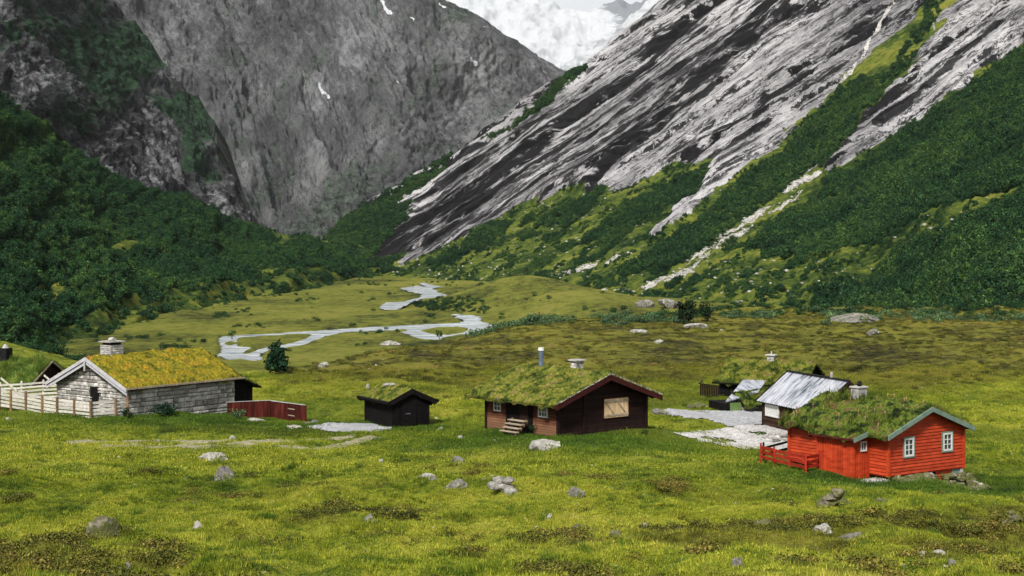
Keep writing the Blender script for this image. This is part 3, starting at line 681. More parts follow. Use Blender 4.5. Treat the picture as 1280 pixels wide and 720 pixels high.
# --- far grey mountain
D_ctrl = [(300,320,1900),(420,330,2050),(480,330,2150),(100,0,2350),(250,-250,3000),(400,0,2850),(560,-60,3150),(700,85,3250),(760,125,3300),(640,200,2900),(560,240,2600),(300,150,2350),(450,160,2500)]
D_top = [(60,-300),(250,-190),(400,-110),(520,-38),(560,0),(600,17),(625,36),(650,49),(680,68),(706,84),(730,98),(780,140)]
D_bot = [(60,330),(300,335),(420,338),(480,338),(600,300),(700,230),(780,190)]
def D_cover(px, py, Pn):
    veg = .30 + .45 * sst(py, 120, 300) + .55 * fbm((px + py * .3) / 60, py / 60, 2, 4)
    snow = np.zeros(px.shape)
    for ln, w in (([(468, -4), (476, 8), (484, 22)], 2.6), ([(578, 82), (589, 87)], 1.8), ([(548, 6), (556, 9)], 1.4), ([(393, 118), (401, 125), (410, 128)], 1.6), ([(488, 112), (491, 118)], 1.3), ([(508, 30), (511, 34)], 1.2), ([(600,36),(614,42)], 1.4)):
        snow = np.maximum(snow, (segdist(px + 3 * fbm(px / 9, py / 9, 3, 2), py, ln) < w) * 1.0)
    return np.stack([np.zeros(px.shape), np.clip(veg * .8, 0, 1), blur(snow, 1)], -1)
def D_disp(px, py, Pn, cov):
    a = (px * .5 + py * .87); b = (px * .87 - py * .5)
    e = 1 - .6 * sst(np.arange(px.shape[0])[:, None] / px.shape[0], .85, 1)
    return (24 * ridged(a / 260, b / 90, 1, 4) + 7 * ridged(a / 90, b / 24, 3, 5, .6) + 3.5 * fbm(px / 7, py / 9, 6, 3)) * e - 16, np.stack([a, b, a * 0], -1)
Dmesh = patch_mesh('far_mountain', Patch(D_ctrl), D_top, D_bot, 60, 780, 480, 330, D_disp, M['farrock'], D_cover, back=1200)

# --- snow mountains
def F_cover(px, py, Pn):
    r = .30 + .0 * px
    r = r + .45 * np.exp(-((py - (-2 + .06 * (px - 640))) / 9) ** 2) + .5 * sst(px, 730, 800) * (py < 60)
    r = r - .4 * np.exp(-(((px - 660) / 60) ** 2 + ((py - 50) / 30) ** 2))
    return np.stack([np.clip(r, 0, 1), r * 0, r * 0], -1)
def F_disp(px, py, Pn, cov):
    return 14 * ridged(px / 60, py / 34, 1, 4) + 12 * fbm(px / 30, py / 6, 3, 4), np.stack([px, py, px * 0], -1)
patch_mesh('snow_mountain', Patch([(560,120,4300),(760,140,4400),(900,140,4500),(560,-20,5200),(700,0,5200),(830,-10,5200),(640,60,4700),(900,-60,5400)]),
    [(480,-30),(560,-6),(600,0),(640,-6),(675,8),(700,12),(735,16),(760,8),(790,10),(830,-12),(880,-40),(940,-60)], [(480,200),(940,200)], 480, 940, 300, 160, F_disp, M['snow'], F_cover, back=1200)
# nearer snowy shoulder on the right of the gap
patch_mesh('snow_shoulder', Patch([(700,130,3700),(760,60,3800),(830,-10,3900),(900,-60,3900),(900,150,3600)]),
    [(690,110),(705,84),(730,68),(760,52),(790,22),(830,-10),(900,-50)], [(690,140),(900,160)], 690, 900, 160, 90,
    lambda px, py, Pn, cov: (12 * ridged(px / 30, py / 22, 2, 5), np.stack([px, py, px * 0], -1)), M['snow'],
    lambda px, py, Pn: np.stack([.52 + px * 0, px * 0, px * 0], -1), back=900)

# ------------------------------------------------------------------ scatter of small plants
def proto_grass(seed, n, rad, h0, h1, w):
    r = np.random.RandomState(seed); ang = r.uniform(0, 2 * PI, n); rr = rad * np.sqrt(r.uniform(0, 1, n)); h = r.uniform(h0, h1, n)
    x, y = rr * np.cos(ang), rr * np.sin(ang); a = r.uniform(0, 2 * PI, n); lean = r.uniform(.1, .8, n) * h; la = r.uniform(0, 2 * PI, n)
    ww = w * r.uniform(.6, 1.3, n)
    V = np.stack([np.stack([x - ww * np.cos(a), y - ww * np.sin(a), -.03 + 0 * x], -1), np.stack([x + ww * np.cos(a), y + ww * np.sin(a), -.03 + 0 * x], -1),
                  np.stack([x + lean * np.cos(la), y + lean * np.sin(la), h], -1)], 1).reshape(-1, 3)
    return fastmesh('tuft', V, np.arange(3 * n).reshape(-1, 3), M['blade'], False, r.uniform(0, 1, n) ** 1.5, link=False)
def leafball(seed, n, rx, rz, leaf, material, lobes=5, name='clump', link=False, hollow=.45):
    r = np.random.RandomState(seed)
    cs = np.c_[r.uniform(-.55, .55, (lobes, 2)) * rx, r.uniform(.35, .85, lobes) * rz]; rs = r.uniform(.22 if lobes > 10 else .35, .5 if lobes > 10 else .65, lobes)
    k = r.randint(0, lobes, n); d = r.normal(size=(n, 3)); d /= np.linalg.norm(d, axis=1)[:, None]
    rad = r.uniform(hollow, 1.05, n)[:, None] ** .5
    c = cs[k] + d * rad * np.c_[rs[k] * rx, rs[k] * rx, rs[k] * rz * .8]
    c[:, 2] = np.maximum(c[:, 2], .02 * rz)
    nn = d + r.normal(size=(n, 3)) * .5; nn /= np.linalg.norm(nn, axis=1)[:, None]
    u = np.cross(nn, r.normal(size=(n, 3))); u /= np.linalg.norm(u, axis=1)[:, None]; v = np.cross(nn, u)
    s = leaf * r.uniform(.5, 1.2, n)[:, None]
    V = np.stack([c - u * s, c - v * s * .6, c + u * s, c + v * s * .6], 1).reshape(-1, 3)
    ti = r.uniform(0, 1, n)
    return fastmesh(name, V, np.arange(4 * n).reshape(-1, 4), material, False, ti, link=link)
def scatter(name, pts, scl, rot, cov, protos, tilt=None):
    me = bpy.data.meshes.new(name); me.vertices.add(len(pts)); me.vertices.foreach_set('co', np.ascontiguousarray(pts, np.float32).ravel())
    def A(n, typ, d, key):
        at = me.attributes.new(n, typ, 'POINT'); at.data.foreach_set(key, np.ascontiguousarray(d, np.float32).ravel())
    A('scl', 'FLOAT_VECTOR', scl, 'vector'); A('rot', 'FLOAT_VECTOR', rot, 'vector'); A('cov', 'FLOAT_VECTOR', cov, 'vector')
    o = bpy.data.objects.new(name, me); COL.objects.link(o)
    pc = bpy.data.collections.new(name + '_sources')
    for p in protos: pc.objects.link(p)
    g = bpy.data.node_groups.new(name + '_scatter', 'GeometryNodeTree')
    g.interface.new_socket('Geometry', in_out='INPUT', socket_type='NodeSocketGeometry'); g.interface.new_socket('Geometry', in_out='OUTPUT', socket_type='NodeSocketGeometry')
    N = g.nodes; gi = N.new('NodeGroupInput'); go = N.new('NodeGroupOutput'); ip = N.new('GeometryNodeInstanceOnPoints'); ci = N.new('GeometryNodeCollectionInfo')
    ci.inputs[0].default_value = pc; ci.inputs['Separate Children'].default_value = True; ci.inputs['Reset Children'].default_value = True
    m2p = N.new('GeometryNodeMeshToPoints')
    g.links.new(gi.outputs[0], m2p.inputs[0]); g.links.new(m2p.outputs[0], ip.inputs['Points']); g.links.new(ci.outputs[0], ip.inputs['Instance']); ip.inputs['Pick Instance'].default_value = True
    ri = N.new('FunctionNodeRandomValue'); ri.data_type = 'INT'
    ri.inputs[4].default_value = 0; ri.inputs[5].default_value = len(protos) - 1
    g.links.new(ri.outputs[2], ip.inputs['Instance Index'])
    for an, sk in (('scl', 'Scale'), ('rot', 'Rotation')):
        na = N.new('GeometryNodeInputNamedAttribute'); na.data_type = 'FLOAT_VECTOR'; na.inputs[0].default_value = an; g.links.new(na.outputs[0], ip.inputs[sk])
    g.links.new(ip.outputs[0], go.inputs[0])
    md = o.modifiers.new('scatter', 'NODES'); md.node_group = g
    tag(o, kind='stuff'); return o

def house_mask(X, Y):
    m = np.zeros(X.shape, bool)
    for fr, x0, x1, y0, y1 in ((RED, -.1, 5.7, -.05, 7), (RED, -1.2, 0, 1.2, 3.6), (BRN, 0, 7.1, 0, 6.5), (STN, 0, 13.6, 0, 8.6), (SHD, 0, 2.8, 0, 4.5), (MET, 0, 7, 0, 4.2), (BCK, 0, 7, 0, 5), (SML, 0, 3.6, 0, 3)):
        o, a, b = fr; lx = (X - o[0]) * a[0] + (Y - o[1]) * a[1]; ly = (X - o[0]) * b[0] + (Y - o[1]) * b[1]
        m |= (lx > x0) & (lx < x1) & (ly > y0) & (ly < y1)
    o, a, b = RED; lx = (X - o[0]) * a[0] + (Y - o[1]) * a[1]; ly = (X - o[0]) * b[0] + (Y - o[1]) * b[1]; m |= (lx > .6) & (lx < 6.0) & (ly > -1.3) & (ly < 0)
    for wp in (gv1[1], gv2[1], gv3[1]):
        for pl in wp: m |= inpoly(X, Y, pl)
    return m
def slope_rot(X, Y, n):
    e = .25; gx = (zg(X + e, Y) - zg(X - e, Y)) / (2 * e); gy = (zg(X, Y + e) - zg(X, Y - e)) / (2 * e)
    return gx, gy
def ground_pts(n, y0, y1, seed, um=.36, pw=2):
    r = np.random.RandomState(seed); Y = (r.uniform(y0 ** pw, y1 ** pw, n)) ** (1 / pw); X = r.uniform(-um, um, n) * Y
    return X, Y, r
def grass_layer(name, n, y0, y1, seed, protos, s0, s1, hk=1.0, keep=None, deep_green=None):
    X, Y, r = ground_pts(n, y0, y1, seed); k = ~house_mask(X, Y)
    if keep is not None: k &= keep(X, Y, r)
    R, G, B = covers(X, Y); k &= (B + .4 * r.uniform(0, 1, len(X)) ** 2 < .22); X, Y, R, G = X[k], Y[k], R[k], G[k]
    Z = zg(X, Y); gx, gy = slope_rot(X, Y, 0); s = r.uniform(s0, s1, len(X)) ; hv = s * hk * (.6 + 1.1 * sst(fbm(X / 3, Y / 3, 4, 3), -.3, .7))
    rot = np.c_[np.arctan(gy), -np.arctan(gx), np.zeros(len(X))]
    # small yaw only keeps the tilt right
    G = G if deep_green is None else G * 0 + deep_green
    scatter(name, np.c_[X, Y, Z], np.c_[s * r.choice([-1, 1], len(X)), s, hv], rot, np.c_[R, G, B[k]], protos)
gA = [proto_grass(100 + i, 200, .5, .015, .07, .010) for i in range(6)]
gB = [proto_grass(120 + i, 220, .95, .015, .08, .020) for i in range(6)]
grass_layer('grass', 16500, 24, 76, 1, gA, .85, 1.3)
grass_layer('meadow_grass', 15000, 74, 150, 2, gB, .9, 1.4)
gC = [proto_grass(140 + i, 70, .2, .06, .20, .011) for i in range(4)]
grass_layer('tussock_grass', 5200, 30, 120, 3, gC, .6, 1.2, 1.0, lambda X, Y, r: fbm(X / 3, Y / 3, 12, 3) > .2)
grass_layer('dark_tussocks', 16000, 29, 135, 4, gC, .45, 1.25, .9, lambda X, Y, r: fbm(X / 4, Y / 4, 19, 3) + .35 * r.uniform(-1, 1, len(X)) > .05, deep_green=1.0)
# heather and bilberry clumps
hp = [leafball(200 + i, 190, .42, .26, .035, M['heather'], 6) for i in range(5)]
def heather(n, y0, y1, seed, thr, s0, s1, name, protos=hp, extra=None):
    X, Y, r = ground_pts(n, y0, y1, seed); R, G, B = covers(X, Y)
    f = fbm(X / 2.6, Y / 2.6, 21, 4) + .75 * R - .5 * G - B
    k = (f > thr) & ~house_mask(X, Y)
    if extra is not None: k &= extra(X, Y)
    X, Y = X[k], Y[k]; s = r.uniform(s0, s1, len(X))
    scatter(name, np.c_[X, Y, zg(X, Y) - .04], np.c_[s, s, s * r.uniform(.6, 1.1, len(X))], np.c_[np.zeros((len(X), 2)), r.uniform(0, 6.28, len(X))], np.zeros((len(X), 3)), protos)
heather(26000, 27, 80, 5, .40, .45, 1.25, 'heather', hp, lambda X, Y: fbm(X / 9, Y / 6, 61, 3) + .62 * sst(-X / Y * F, 250, 560) * sst(62 - Y, 0, 16) + .3 * sst(60 - Y, 0, 30) > .22)
heather(9000, 80, 125, 6, .8, .6, 1.4, 'heath_plants')
hp2 = [leafball(220 + i, 220, .8, .34, .075, M['heather'], 7) for i in range(5)]
heather(24000, 120, 262, 7, .75, .22, .85, 'moor_heather', hp2)
dkp0 = [leafball(280 + i, 260, 1.6, 1.5, .17, M['forest_dark'], 7) for i in range(4)]
wp_ = [leafball(240 + i, 330, 1.5, 1.3, .15, M['willow'], 7) for i in range(4)]
def willow(n, y0, y1, seed, cond, s0, s1, name, protos):
    r = np.random.RandomState(seed); Y = r.uniform(y0, y1, n); X = r.uniform(-.36, .36, n) * Y; u = X / Y * F + 640
    k = cond(u, Y, X, r); X, Y = X[k], Y[k]; s = r.uniform(s0, s1, len(X))
    Z = zg(X, Y); scatter(name, np.c_[X, Y, Z - .15], np.c_[s, s, s * r.uniform(.7, 1.1, len(X))], np.c_[np.zeros((len(X), 2)), r.uniform(0, 6.28, len(X))], np.zeros((len(X), 3)), protos)
willow(5000, 200, 300, 8, lambda u, Y, X, r: (fbm(X / 9, Y / 9, 31, 3) > .05) & (u > 330) & (Y > np.interp(u, [330, 450, 560, 640, 760], [225, 225, 215, 212, 220])) & (Y < np.interp(u, [330, 450, 560, 640, 760], [262, 270, 262, 240, 226])) & (u < 700), .5, 1.15, 'willow_scrub', wp_)
willow(5200, 222, 330, 19, lambda u, Y, X, r: (u > 820) & (fbm(X / 9, Y / 12, 81, 4) + .5 * r.uniform(-1, 1, len(u)) > .05), .25, .75, 'slope_foot_scrub', dkp0)
willow(2600, 205, 236, 9, lambda u, Y, X, r: (fbm(X / 7, Y / 7, 41, 3) > .15) & (u > 640) & (r.uniform(0, 1, len(u)) < .5), .35, .9, 'moor_edge_scrub', wp_)
dkp = [leafball(260 + i, 330, 1.6, 1.6, .17, M['forest_dark'], 7) for i in range(4)]
willow(3800, 185, 330, 10, lambda u, Y, X, r: (fbm(X / 12, Y / 12, 51, 3) > -.05) & (u < 270) & (Y > np.interp(u, [0, 100, 270], [200, 196, 180])), .5, 1.2, 'valley_edge_scrub', dkp)

willow(5200, 300, 900, 14, lambda u, Y, X, r: (fbm(X / 16, Y / 40, 71, 3) > .34) & (u > 120) & (u < 900) & (HY + (CAMZ + 14) * F / Y < 440) & ~np.any([inpoly(u, HY + (CAMZ + 14) * F / Y, p) for p in river_px.values()], axis=0), .3, .9, 'valley_scrub', dkp)
willow(14000, 480, 720, 15, lambda u, Y, X, r: inpoly(u + 6 * fbm(X / 9, Y / 30, 3, 2), HY + (CAMZ - zg(X, Y)) * F / Y, [(515, 380), (550, 374), (585, 372), (606, 376), (612, 386), (600, 392), (560, 389), (530, 388)]), .35, .8, 'mound_shade_scrub', dkp)  # dark scrub added to imitate the shadowed left flank of the mound
# forest on the mountain surfaces
fp = [leafball(300 + i, 260, 2.1, 2.9, .34, M['forest'], 8) for i in range(5)]
fpd = [leafball(320 + i, 260, 2.1, 2.9, .34, M['forest_dark'], 8) for i in range(5)]
def forest(name, data, n, seed, protos, s0, s1, extra=None, thr=.5, xr=(-60, 1340)):
    o, Pd, N, cov, PXg, PYg = data; r = np.random.RandomState(seed)
    du = np.linalg.norm(np.gradient(Pd, axis=1), axis=-1); dv = np.linalg.norm(np.gradient(Pd, axis=0), axis=-1)
    w = du * dv * (cov[..., 1] > thr) * (PXg > xr[0]) * (PXg < xr[1]) * (PYg > -40)
    if extra is not None: w = w * extra(PXg, PYg)
    w = w / np.maximum(1, (Pd[..., 1] / 700)) ** .5
    w[0] = w[-1] = 0; w[:, 0] = w[:, -1] = 0; w = w.ravel() / w.sum()
    k = r.choice(w.size, n, p=w); i, j = np.unravel_index(k, PXg.shape); a = r.uniform(0, 1, (n, 1)); b = r.uniform(0, 1, (n, 1))
    i1 = i + 1; j1 = j + 1
    p = Pd[i, j] * (1 - a) * (1 - b) + Pd[i1, j] * a * (1 - b) + Pd[i, j1] * (1 - a) * b + Pd[i1, j1] * a * b
    s = r.uniform(s0, s1, n) * (1 + .35 * fbm(p[:, 0] / 25, p[:, 1] / 25, p[:, 2] / 25, 2))
    scatter(name, p - np.array([0, 0, .6]), np.c_[s, s, s * r.uniform(.8, 1.25, n)], np.c_[np.zeros((n, 2)), r.uniform(0, 6.28, n)], np.zeros((n, 3)), protos)
forest('left_hillside_forest', Bmesh, 50000, 31, fp, .2, .72, lambda px, py: .25 + sst(fbm(px / 9, py / 7, 92, 3), -.45, .25))
forest('right_hillside_forest', Emesh, 52000, 32, fpd, .25, 1.0, lambda px, py: .25 + sst(fbm(px / 9, py / 7, 91, 3), -.45, .25) * (1 + .0 * px))
# loose bushes over the open slopes
def ex(px, py): return (fbm((px * .83 - py * .56) / 30, (px * .56 + py * .83) / 9, 77, 4, .6) > .12) * np.maximum(inpoly(px, py, greengap) * 1.0, fbm(px / 30, py / 30, 3.7, 2) > -2) * (inpoly(px, py, greengap) | inpoly(px, py, [(440, 330), (560, 300), (700, 232), (880, 190), (1000, 150), (1090, 100), (1240, 60), (1290, 60), (1290, 110), (1040, 235), (1000, 225), (900, 250), (700, 300), (500, 345)]) | inpoly(px, py, [(540, 350), (620, 280), (740, 225), (900, 250), (1000, 225), (950, 330), (1280, 240), (1280, 400), (900, 400)])) * (~inpoly(px, py, scree))
Ed = list(Emesh); Ed[3] = 1 - Emesh[3]; Ed[3][..., 1] = 1 - np.clip(Emesh[3][..., 0] + Emesh[3][..., 1] + Emesh[3][..., 2], 0, 1)
forest('slope_bushes', Ed, 12000, 33, fpd, .15, .6, ex)
Bd = list(Bmesh); Bd[3] = 1 - Bmesh[3]
forest('valley_foot_bushes', Bd, 1300, 34, fpd, .3, .8, lambda px, py: fbm(px / 16, py / 9, 55, 3) > .1)

# ------------------------------------------------------------------ building pieces (local frame: x, y along the walls, z up from the wall foot)
def wall_quad(mb, p0, p1, z0, z1, off=0.0, tint=.5):
    # p0->p1 along the wall; outward normal is to the right of p0->p1
    d = (Vector(p1) - Vector(p0)).normalized(); n = Vector((d.y, -d.x)); a = Vector(p0) + n * off; b = Vector(p1) + n * off
    mb.add([(a.x, a.y, z0), (b.x, b.y, z0), (b.x, b.y, z1), (a.x, a.y, z1)], [(0, 1, 2, 3)], tint)
def lap_boards(mb, p0, p1, z0, z1, apex=None, bh=.14, out=.03, r=rnd):
    """lapped boards on one wall; apex = height of a centred gable top above z1"""
    p0, p1 = Vector(p0), Vector(p1); L = (p1 - p0).length; d = (p1 - p0) / L; n = Vector((d.y, -d.x))
    top = z1 + (apex or 0); z = z0
    while z < top - .02:
        ze = min(z + bh, top)
        def ext(zz):
            if not apex or zz <= z1: return 0, L
            k = (zz - z1) / apex * L / 2; return k, L - k
        a0, a1 = ext(z); b0, b1 = ext(ze); t = r.random()
        if z < z1 < ze and apex: b0, b1 = ext(ze)
        def pt(s, o, zz): q = p0 + d * s + n * o; return (q.x, q.y, zz)
        g = min(.022, (ze - z) * .3)
        vs = [pt(a0, out, z + g), pt(a1, out, z + g), pt(b1, out * .5, ze), pt(b0, out * .5, ze), pt(a0, .003, z + g), pt(a1, .003, z + g), pt(b1, .003, ze), pt(b0, .003, ze)]
        mb.add(vs, [(0, 1, 2, 3), (4, 5, 1, 0), (3, 2, 6, 7)], t)
        z = ze
def vert_boards(mb, p0, p1, z0, z1, w=.16, gap=.012, th=.02, batten=True, apex=None, r=rnd, jag=0):
    p0, p1 = Vector(p0), Vector(p1); L = (p1 - p0).length; d = (p1 - p0) / L; n = Vector((d.y, -d.x)); s = 0; i = 0
    while s < L - .02:
        e = min(s + w, L); t = r.random(); zt = z1 + (0 if not apex else apex * (1 - abs((s + e) / L - 1))); zb = z0 - r.random() * jag
        o = th if (not batten or i % 2 == 0) else th + .022
        a = s if (not batten or i % 2 == 0) else s - .02; b = (e - gap) if (not batten or i % 2 == 0) else s + w * .45
        c = [p0 + d * a, p0 + d * b]
        vs = [(q.x + n.x * oo, q.y + n.y * oo, zz) for zz in (zb, zt) for oo in (0, o) for q in c]
        mb.hexa(vs, t); s = e if (not batten or i % 2 == 1) else s
        if batten and i % 2 == 0: s = s
        i += 1
        if batten and i % 2 == 0: s = max(s, e)
def stone_face(mb, p0, p1, z0, ztop, hmin=.16, hmax=.34, lmin=.25, lmax=.9, proud=.07, r=rnd, hole=None):
    p0, p1 = Vector(p0), Vector(p1); L = (p1 - p0).length; d = (p1 - p0) / L; n = Vector((d.y, -d.x)); z = z0; zt = max(ztop(s * L / 20) for s in range(21))
    while z < zt:
        h = r.uniform(hmin, hmax); s = -r.uniform(0, .2)
        while s < L:
            w = r.uniform(lmin, lmax); a, b = max(s, 0), min(s + w, L); s += w
            if b - a < .08: continue
            lim = min(ztop(a), ztop(b)); top = min(z + h, lim)
            if top - z < .05: continue
            if hole and hole(.5 * (a + b), .5 * (z + top)): continue
            g = .012; pr = proud * r.uniform(.3, 1); j = lambda: r.uniform(-.03, .03)
            def pt(q, o, zz): v = p0 + d * q + n * o; return (v.x, v.y, zz)
            A = [(a + g, z + g), (b - g, z + g), (b - g, top - g), (a + g, top - g)]
            k = min(.06, (b - a) * .2, (top - z) * .25)
            Bq = [(a + g + k + j() * .5, z + g + k + j() * .4), (b - g - k + j() * .5, z + g + k + j() * .4), (b - g - k + j() * .5, top - g - k + j() * .4), (a + g + k + j() * .5, top - g - k + j() * .4)]
            vs = [pt(q, 0, zz) for q, zz in A] + [pt(q, pr * .75, zz) for q, zz in [((A[i][0] * .35 + Bq[i][0] * .65), (A[i][1] * .35 + Bq[i][1] * .65)) for i in range(4)]] + [pt(.75 * q + .25 * (a + b) / 2, pr, .75 * zz + .25 * (z + top) / 2) for q, zz in Bq]
            fs = [(i, (i + 1) % 4, 4 + (i + 1) % 4, 4 + i) for i in range(4)] + [(4 + i, 4 + (i + 1) % 4, 8 + (i + 1) % 4, 8 + i) for i in range(4)] + [(8, 9, 10, 11)]
            mb.add(vs, fs, r.random())
        z += h
def gable_core(mb, x0, x1, y0, y1, z0, z1, apex, axis):
    """closed shell of a gabled block; axis of the ridge 'x' or 'y'"""
    if axis == 'y':
        xm = (x0 + x1) / 2; vs = [(x0, y0, z0), (x1, y0, z0), (x1, y1, z0), (x0, y1, z0), (x0, y0, z1), (x1, y0, z1), (x1, y1, z1), (x0, y1, z1), (xm, y0, z1 + apex), (xm, y1, z1 + apex)]
        fs = [(0, 1, 5, 8, 4), (2, 3, 7, 9, 6), (1, 2, 6, 5), (3, 0, 4, 7), (4, 8, 9, 7), (5, 6, 9, 8), (0, 3, 2, 1)]
    else:
        ym = (y0 + y1) / 2; vs = [(x0, y0, z0), (x1, y0, z0), (x1, y1, z0), (x0, y1, z0), (x0, y0, z1), (x1, y0, z1), (x1, y1, z1), (x0, y1, z1), (x0, ym, z1 + apex), (x1, ym, z1 + apex)]
        fs = [(0, 1, 5, 4), (2, 3, 7, 6), (1, 2, 6, 9, 5), (3, 0, 4, 8, 7), (4, 5, 9, 8), (6, 7, 8, 9), (0, 3, 2, 1)]
    mb.add(vs, fs, .5)
def roof_plane_fn(axis, c, ridge, slope):
    return (lambda x, y: ridge - slope * np.abs(np.asarray(x) - c)) if axis == 'y' else (lambda x, y: ridge - slope * np.abs(np.asarray(y) - c))
def sod(parent, x0, x1, y0, y1, zf, thick, material, blades, bh, bw=.014, seed=1, bump=.07, drape=0, sag=None, name='sod_roof', step=.11, tall=None, heads=0):
    nx = int((x1 - x0) / step) + 2; ny = int((y1 - y0) / step) + 2
    gx = np.linspace(x0, x1, nx); gy = np.linspace(y0, y1, ny); X, Y = np.meshgrid(gx, gy)
    def topz(X, Y):
        e = np.minimum(np.minimum(X - x0, x1 - X), np.minimum(Y - y0, y1 - Y)); ed = sst(e, -.02, .22)
        z = zf(X, Y) + thick * (.35 + .65 * ed) + bump * fbm(X * 1.1 + seed, Y * 1.1, 2, 3) * (.3 + .7 * ed) + bump * .6 * fbm(X * 4, Y * 4 + seed, 2, 2)
        z = z - (drape + .10 * np.maximum(0, fbm(X * 1.1, Y * 1.1 + seed, 9, 3))) * (1 - sst(e, 0, .28))
        return z + (sag(X, Y) if sag else 0)
    Z = topz(X, Y); V = np.stack([X, Y, Z], -1).reshape(-1, 3); idx = np.arange(nx * ny).reshape(ny, nx)
    q = np.stack([idx[:-1, :-1], idx[:-1, 1:], idx[1:, 1:], idx[1:, :-1]], -1).reshape(-1, 4)
    ring = np.concatenate([idx[0, :], idx[1:, -1], idx[-1, -2::-1], idx[-2:0:-1, 0]])
    Vb = V[ring].copy(); Vb[:, 2] = zf(Vb[:, 0], Vb[:, 1]) - .06 - .34 * np.maximum(0, fbm(Vb[:, 0] * 1.1, Vb[:, 1] * 1.1 + seed, 9, 3) + .05)
    n0 = len(V); k = len(ring); sk = np.array([[ring[i], n0 + i, n0 + (i + 1) % k, ring[(i + 1) % k]] for i in range(k)])
    r = np.random.RandomState(seed); n = blades
    bx = r.uniform(x0, x1, n); by = r.uniform(y0, y1, n)
    dens = sst(fbm(bx * .8, by * .8, 5 + seed, 3), -.5, .4); kp = r.uniform(0, 1, n) < .35 + .65 * dens; bx, by = bx[kp], by[kp]; n = len(bx)
    # extra fringe along the edges
    m = int(n * .25); sde = r.randint(0, 4, m); fx = np.where(sde == 0, x0, np.where(sde == 1, x1, r.uniform(x0, x1, m))); fy = np.where(sde == 2, y0, np.where(sde == 3, y1, r.uniform(y0, y1, m)))
    bx = np.r_[bx, fx]; by = np.r_[by, fy]; n = len(bx)
    bz = topz(bx, by) - .02; h = r.uniform(.4, 1.1, n) * bh * (.5 + sst(fbm(bx * .7, by * .7, 15 + seed, 3), -.4, .6))
    if tall is not None: h = h * tall(bx, by)
    a = r.uniform(0, 2 * PI, n); la = r.uniform(0, 2 * PI, n); le = r.uniform(.1, .8, n) * h
    VV = np.stack([np.stack([bx - bw * np.cos(a), by - bw * np.sin(a), bz], -1), np.stack([bx + bw * np.cos(a), by + bw * np.sin(a), bz], -1), np.stack([bx + le * np.cos(la), by + le * np.sin(la), bz + h], -1)], 1).reshape(-1, 3)
    verts = np.concatenate([V, Vb, VV]); base = n0 + k
    faces = [tuple(f) for f in q.tolist()] + [tuple(f) for f in sk.tolist()] + (base + np.arange(3 * n).reshape(-1, 3)).tolist()
    ti = np.r_[np.clip(.5 + .25 * r.normal(size=len(q)), 0, 1) * .8, np.full(len(sk), .05), r.uniform(.1, 1, n) ** 1.2]
    o = mkobj(name, verts, faces, material, parent, False, ti)
    if heads:
        mb = MB()
        for i in range(heads):
            hx, hy = r.uniform(x0 + .2, x1 - .2), r.uniform(y0 + .2, y1 - .2); g = float(topz(np.array(hx), np.array(hy))); hh = r.uniform(.15, .36)
            mb.beam((hx, hy, g), (hx + r.uniform(-.08, .08), hy, g + hh), .012, .012, .2); mb.tube((hx, hy, g + hh * .75), (hx, hy, g + hh * 1.15), .022, .008, 5)
        tag(mb.obj('flowers', M['flower'], o), kind='stuff')
    return o
def roof_deck(parent, x0, x1, y0, y1, zf, th, material, axis, c, name='roof_deck'):
    mb = MB()
    if axis == 'y': spans = [(x0, c, y0, y1), (c, x1, y0, y1)]
    else: spans = [(x0, x1, y0, c), (x0, x1, c, y1)]
    for a0, a1, b0, b1 in spans:
        vs = [(x, y, float(zf(x, y)) - dz) for dz in (th, 0) for y in (b0, b1) for x in (a0, a1)]
        mb.hexa(vs)
    return mb.obj(name, material, parent)
def barge(parent, axis, at, c, half0, half1, zf, w, th, material, drop=.0, name='bargeboard'):
    """two sloping boards on a gable end at coordinate `at` along the ridge axis"""
    out = []
    for s, hf in ((-1, half0), (1, half1)):
        mb = MB(); P0 = (c, at) if axis == 'y' else (at, c); e = c + s * hf
        if axis == 'y': a = (c, at, float(zf(c, at))); b = (e, at, float(zf(e, at))); q = lambda p, o, dz: (p[0], p[1] + o, p[2] + dz)
        else: a = (at, c, float(zf(at, c))); b = (at, e, float(zf(at, e))); q = lambda p, o, dz: (p[0] + o, p[1], p[2] + dz)
        vs = [q(p, o, dz) for dz in (-w + drop, drop) for o in (-th / 2, th / 2) for p in (a, b)]
        mb.hexa(vs); out.append(mb.obj(name, material, parent))
    return out
